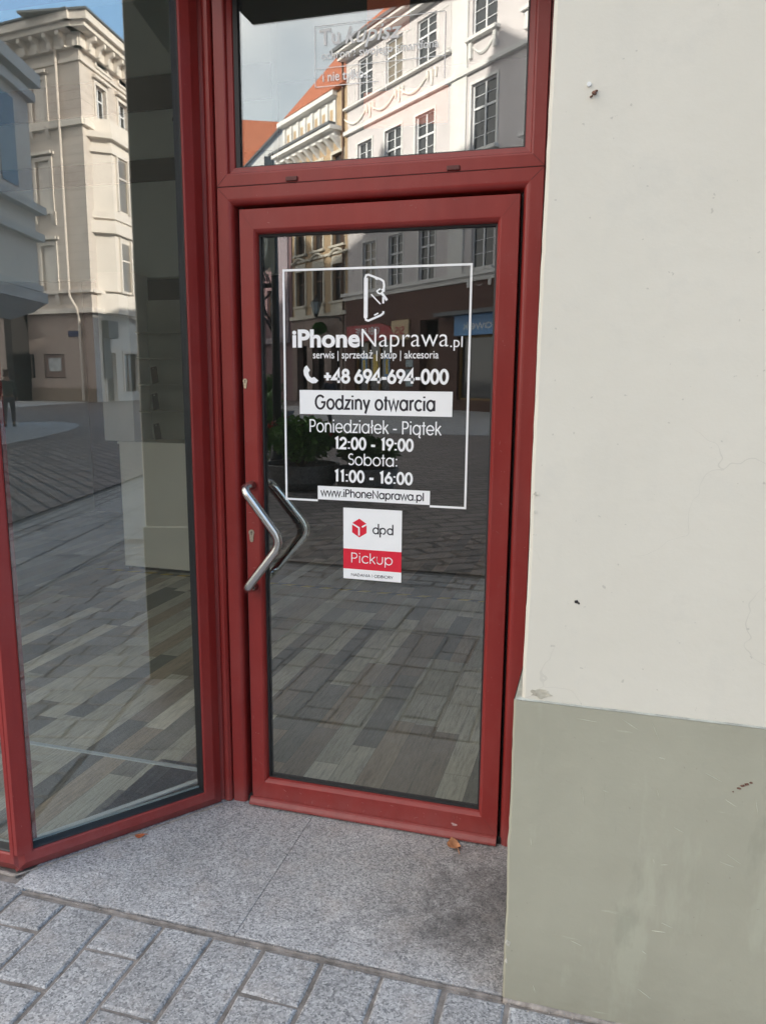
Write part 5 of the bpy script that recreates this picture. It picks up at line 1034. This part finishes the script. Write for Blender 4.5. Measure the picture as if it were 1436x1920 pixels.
def planter(label, loc, r, h):
    t_ = thing('planter', label, 'planter', loc, 0, 'stone planters in the street'); n = 28; prof = [(r*.82, 0), (r*.97, h*.3), (r, h*.85), (r*1.03, h*.86), (r*1.03, h), (r*.93, h), (r*.9, h*.8)]
    mb = MB(); rows = []
    for (a, z) in prof: rows.append(len(mb.v)); mb.v += [(a*cos(2*pi*k/n), a*sin(2*pi*k/n), z) for k in range(n)]
    for a, b in zip(rows[:-1], rows[1:]):
        for k in range(n): mb.f.append((a+k, a+(k+1) % n, b+(k+1) % n, b+k))
    mb.obj('bowl', M['planter'], t_, smooth=False); mb = MB(); mb.v += [(r*.9*cos(2*pi*k/n), r*.9*sin(2*pi*k/n), h*.82) for k in range(n)]; mb.f.append(tuple(range(n))); mb.obj('soil', simple("planter soil", (.03, .022, .015), .9), t_)
planter('low round dark planter beside the street clock post', (-3.0, -7.9, 0), .55, .34); shrub('leafy shrub with red flowers in the planter by the clock post', (-3.0, -7.9, .30), (.80, .65, .46), 3600, M['fol'], .065, 12, 3)
planter('second round dark planter to the right of the flowering one', (-2.0, -7.9, 0), .45, .32); shrub('darker shrub in the second round planter', (-2.0, -7.9, .28), (.60, .55, .36), 2600, M['fold'], .06, 4, 4)
shrub('tall loose green shrub behind the clock post', (-4.6, -9.6, .0), (.65, .6, .95), 3000, M['fol'], .07, 0, 8)
planter('far pale stone planter in the middle of the street', (-9.5, -20.2, 0), 1.2, .55); shrub('shrub in the far pale stone planter', (-9.5, -20.2, .5), (1.1, 1.1, .8), 1500, M['fold'], .14, 0, 9)

# --- two passers-by, seen only in the reflections
def skin_mesh(name, verts, edges, radii, mat, parent, sub=2):
    me = bpy.data.meshes.new(name); me.from_pydata(verts, edges, []); o = bpy.data.objects.new(name, me); COL.objects.link(o)
    o.modifiers.new('skin', 'SKIN'); 
    if not me.skin_vertices: me.attributes.new if False else None
    for v, r_ in zip(me.skin_vertices[0].data, radii): v.radius = r_ if isinstance(r_, tuple) else (r_, r_)
    me.skin_vertices[0].data[0].use_root = True
    o.modifiers.new('sub', 'SUBSURF').levels = sub; o.modifiers['sub'].render_levels = sub
    dg = bpy.context.evaluated_depsgraph_get(); dg.update(); m2 = bpy.data.meshes.new_from_object(o.evaluated_get(dg)); COL.objects.unlink(o); bpy.data.objects.remove(o)
    m2.materials.clear(); m2.materials.append(mat)
    for p in m2.polygons: p.use_smooth = True
    n_ = bpy.data.objects.new(name, m2); COL.objects.link(n_); n_.parent = parent; return n_
def person(label, loc, rz, h, coat, trousers, bag=None):
    t_ = thing('person', label, 'person', loc, rz, 'passers-by in the street'); k = h/1.72
    skin = simple("skin", (.42, .25, .18), .6, .08, 12)
    def sc(vs): return [(x*k, y*k, z*k) for x, y, z in vs]
    # body: pelvis root, spine, neck, head, arms with hands, legs in stride with feet
    V = [(0, 0, .93), (0, .0, 1.12), (0, .01, 1.33), (0, .02, 1.44), (0, .02, 1.52), (0, .03, 1.60), (0, .03, 1.68),
         (.17, .01, 1.38), (.23, .04, 1.13), (.24, -.08, .90), (.24, -.12, .81), (-.17, .01, 1.38), (-.23, -.06, 1.13), (-.24, .02, .90), (-.24, .05, .81),
         (.095, 0, .88), (.10, -.13, .50), (.10, -.10, .10), (.10, -.22, .035), (-.095, 0, .88), (-.10, .10, .50), (-.10, .30, .13), (-.10, .20, .045)]
    E_ = [(0, 1), (1, 2), (2, 3), (3, 4), (4, 5), (5, 6), (3, 7), (7, 8), (8, 9), (9, 10), (3, 11), (11, 12), (12, 13), (13, 14), (0, 15), (15, 16), (16, 17), (17, 18), (0, 19), (19, 20), (20, 21), (21, 22)]
    r_ = [(.14, .10), (.125, .09), (.15, .10), (.07, .06), .055, (.078, .092), (.06, .075), .058, .043, .030, (.036, .018), .058, .043, .030, (.036, .018), .085, .058, .04, .036, .085, .058, .04, .036]
    skin_mesh('body', sc(V), E_, [tuple(q*k for q in (a if isinstance(a, tuple) else (a, a))) for a in r_], skin, t_)
    Vc = [(0, 0, .90), (0, .0, 1.12), (0, .01, 1.33), (0, .02, 1.425), (.175, .01, 1.38), (.235, .04, 1.13), (.243, -.07, .93), (-.175, .01, 1.38), (-.235, -.06, 1.13), (-.243, .01, .93)]
    skin_mesh('jacket', sc(Vc), [(0, 1), (1, 2), (2, 3), (3, 4), (4, 5), (5, 6), (3, 7), (7, 8), (8, 9)], [tuple(q*k for q in a) for a in ((.175, .13), (.15, .115), (.17, .12), (.085, .08), (.075, .075), (.062, .062), (.05, .05), (.075, .075), (.062, .062), (.05, .05))], coat, t_)
    Vt = [(0, 0, .93), (.10, 0, .86), (.10, -.13, .50), (.10, -.10, .12), (-.10, 0, .86), (-.10, .10, .50), (-.10, .29, .15)]
    skin_mesh('trousers', sc(Vt), [(0, 1), (1, 2), (2, 3), (0, 4), (4, 5), (5, 6)], [tuple(q*k for q in a) for a in ((.15, .115), (.10, .10), (.072, .072), (.058, .058), (.10, .10), (.072, .072), (.058, .058))], trousers, t_)
    for s_, y0, y1, z0 in ((.10, -.08, -.26, .045), (-.10, .31, .14, .06)): MB().box((s_-.045)*k, (s_+.045)*k, y1*k, y0*k, (z0-.045)*k, (z0+.04)*k).obj('shoe', M['black'], t_, bevel=.015)
    skin_mesh('hair', sc([(0, .045, 1.66), (0, .055, 1.60), (0, .03, 1.72)]), [(0, 1), (0, 2)], [(.088*k, .10*k), (.07*k, .06*k), (.05*k, .06*k)], M['woodf'], t_)
    if bag: 
        mb = MB(); mb.box(.20*k, .30*k, -.30*k, .02*k, .42*k, .72*k); b_ = mb.obj('bag', bag, None, bevel=.02); b_.location = loc; b_.rotation_euler = (0, 0, rz); tag(b_, 'pale shopping bag carried by the passer-by in front of the shoe shop', 'bag')
person('passer-by in a grey green jacket walking on the paved island', (21.1, -11.7, -.004), R(70), 1.72, simple("grey green jacket", (.07, .08, .07), .8), simple("dark grey trousers", (.09, .09, .10), .8))
person('passer-by in dark clothes with a pale bag walking past the shoe shop', (-7.6, -21.9, -.010), R(-50), 1.72, simple("navy jacket", (.02, .025, .04), .8), simple("black trousers", (.02, .02, .025), .8), simple("pale bag", (.45, .43, .40), .7))
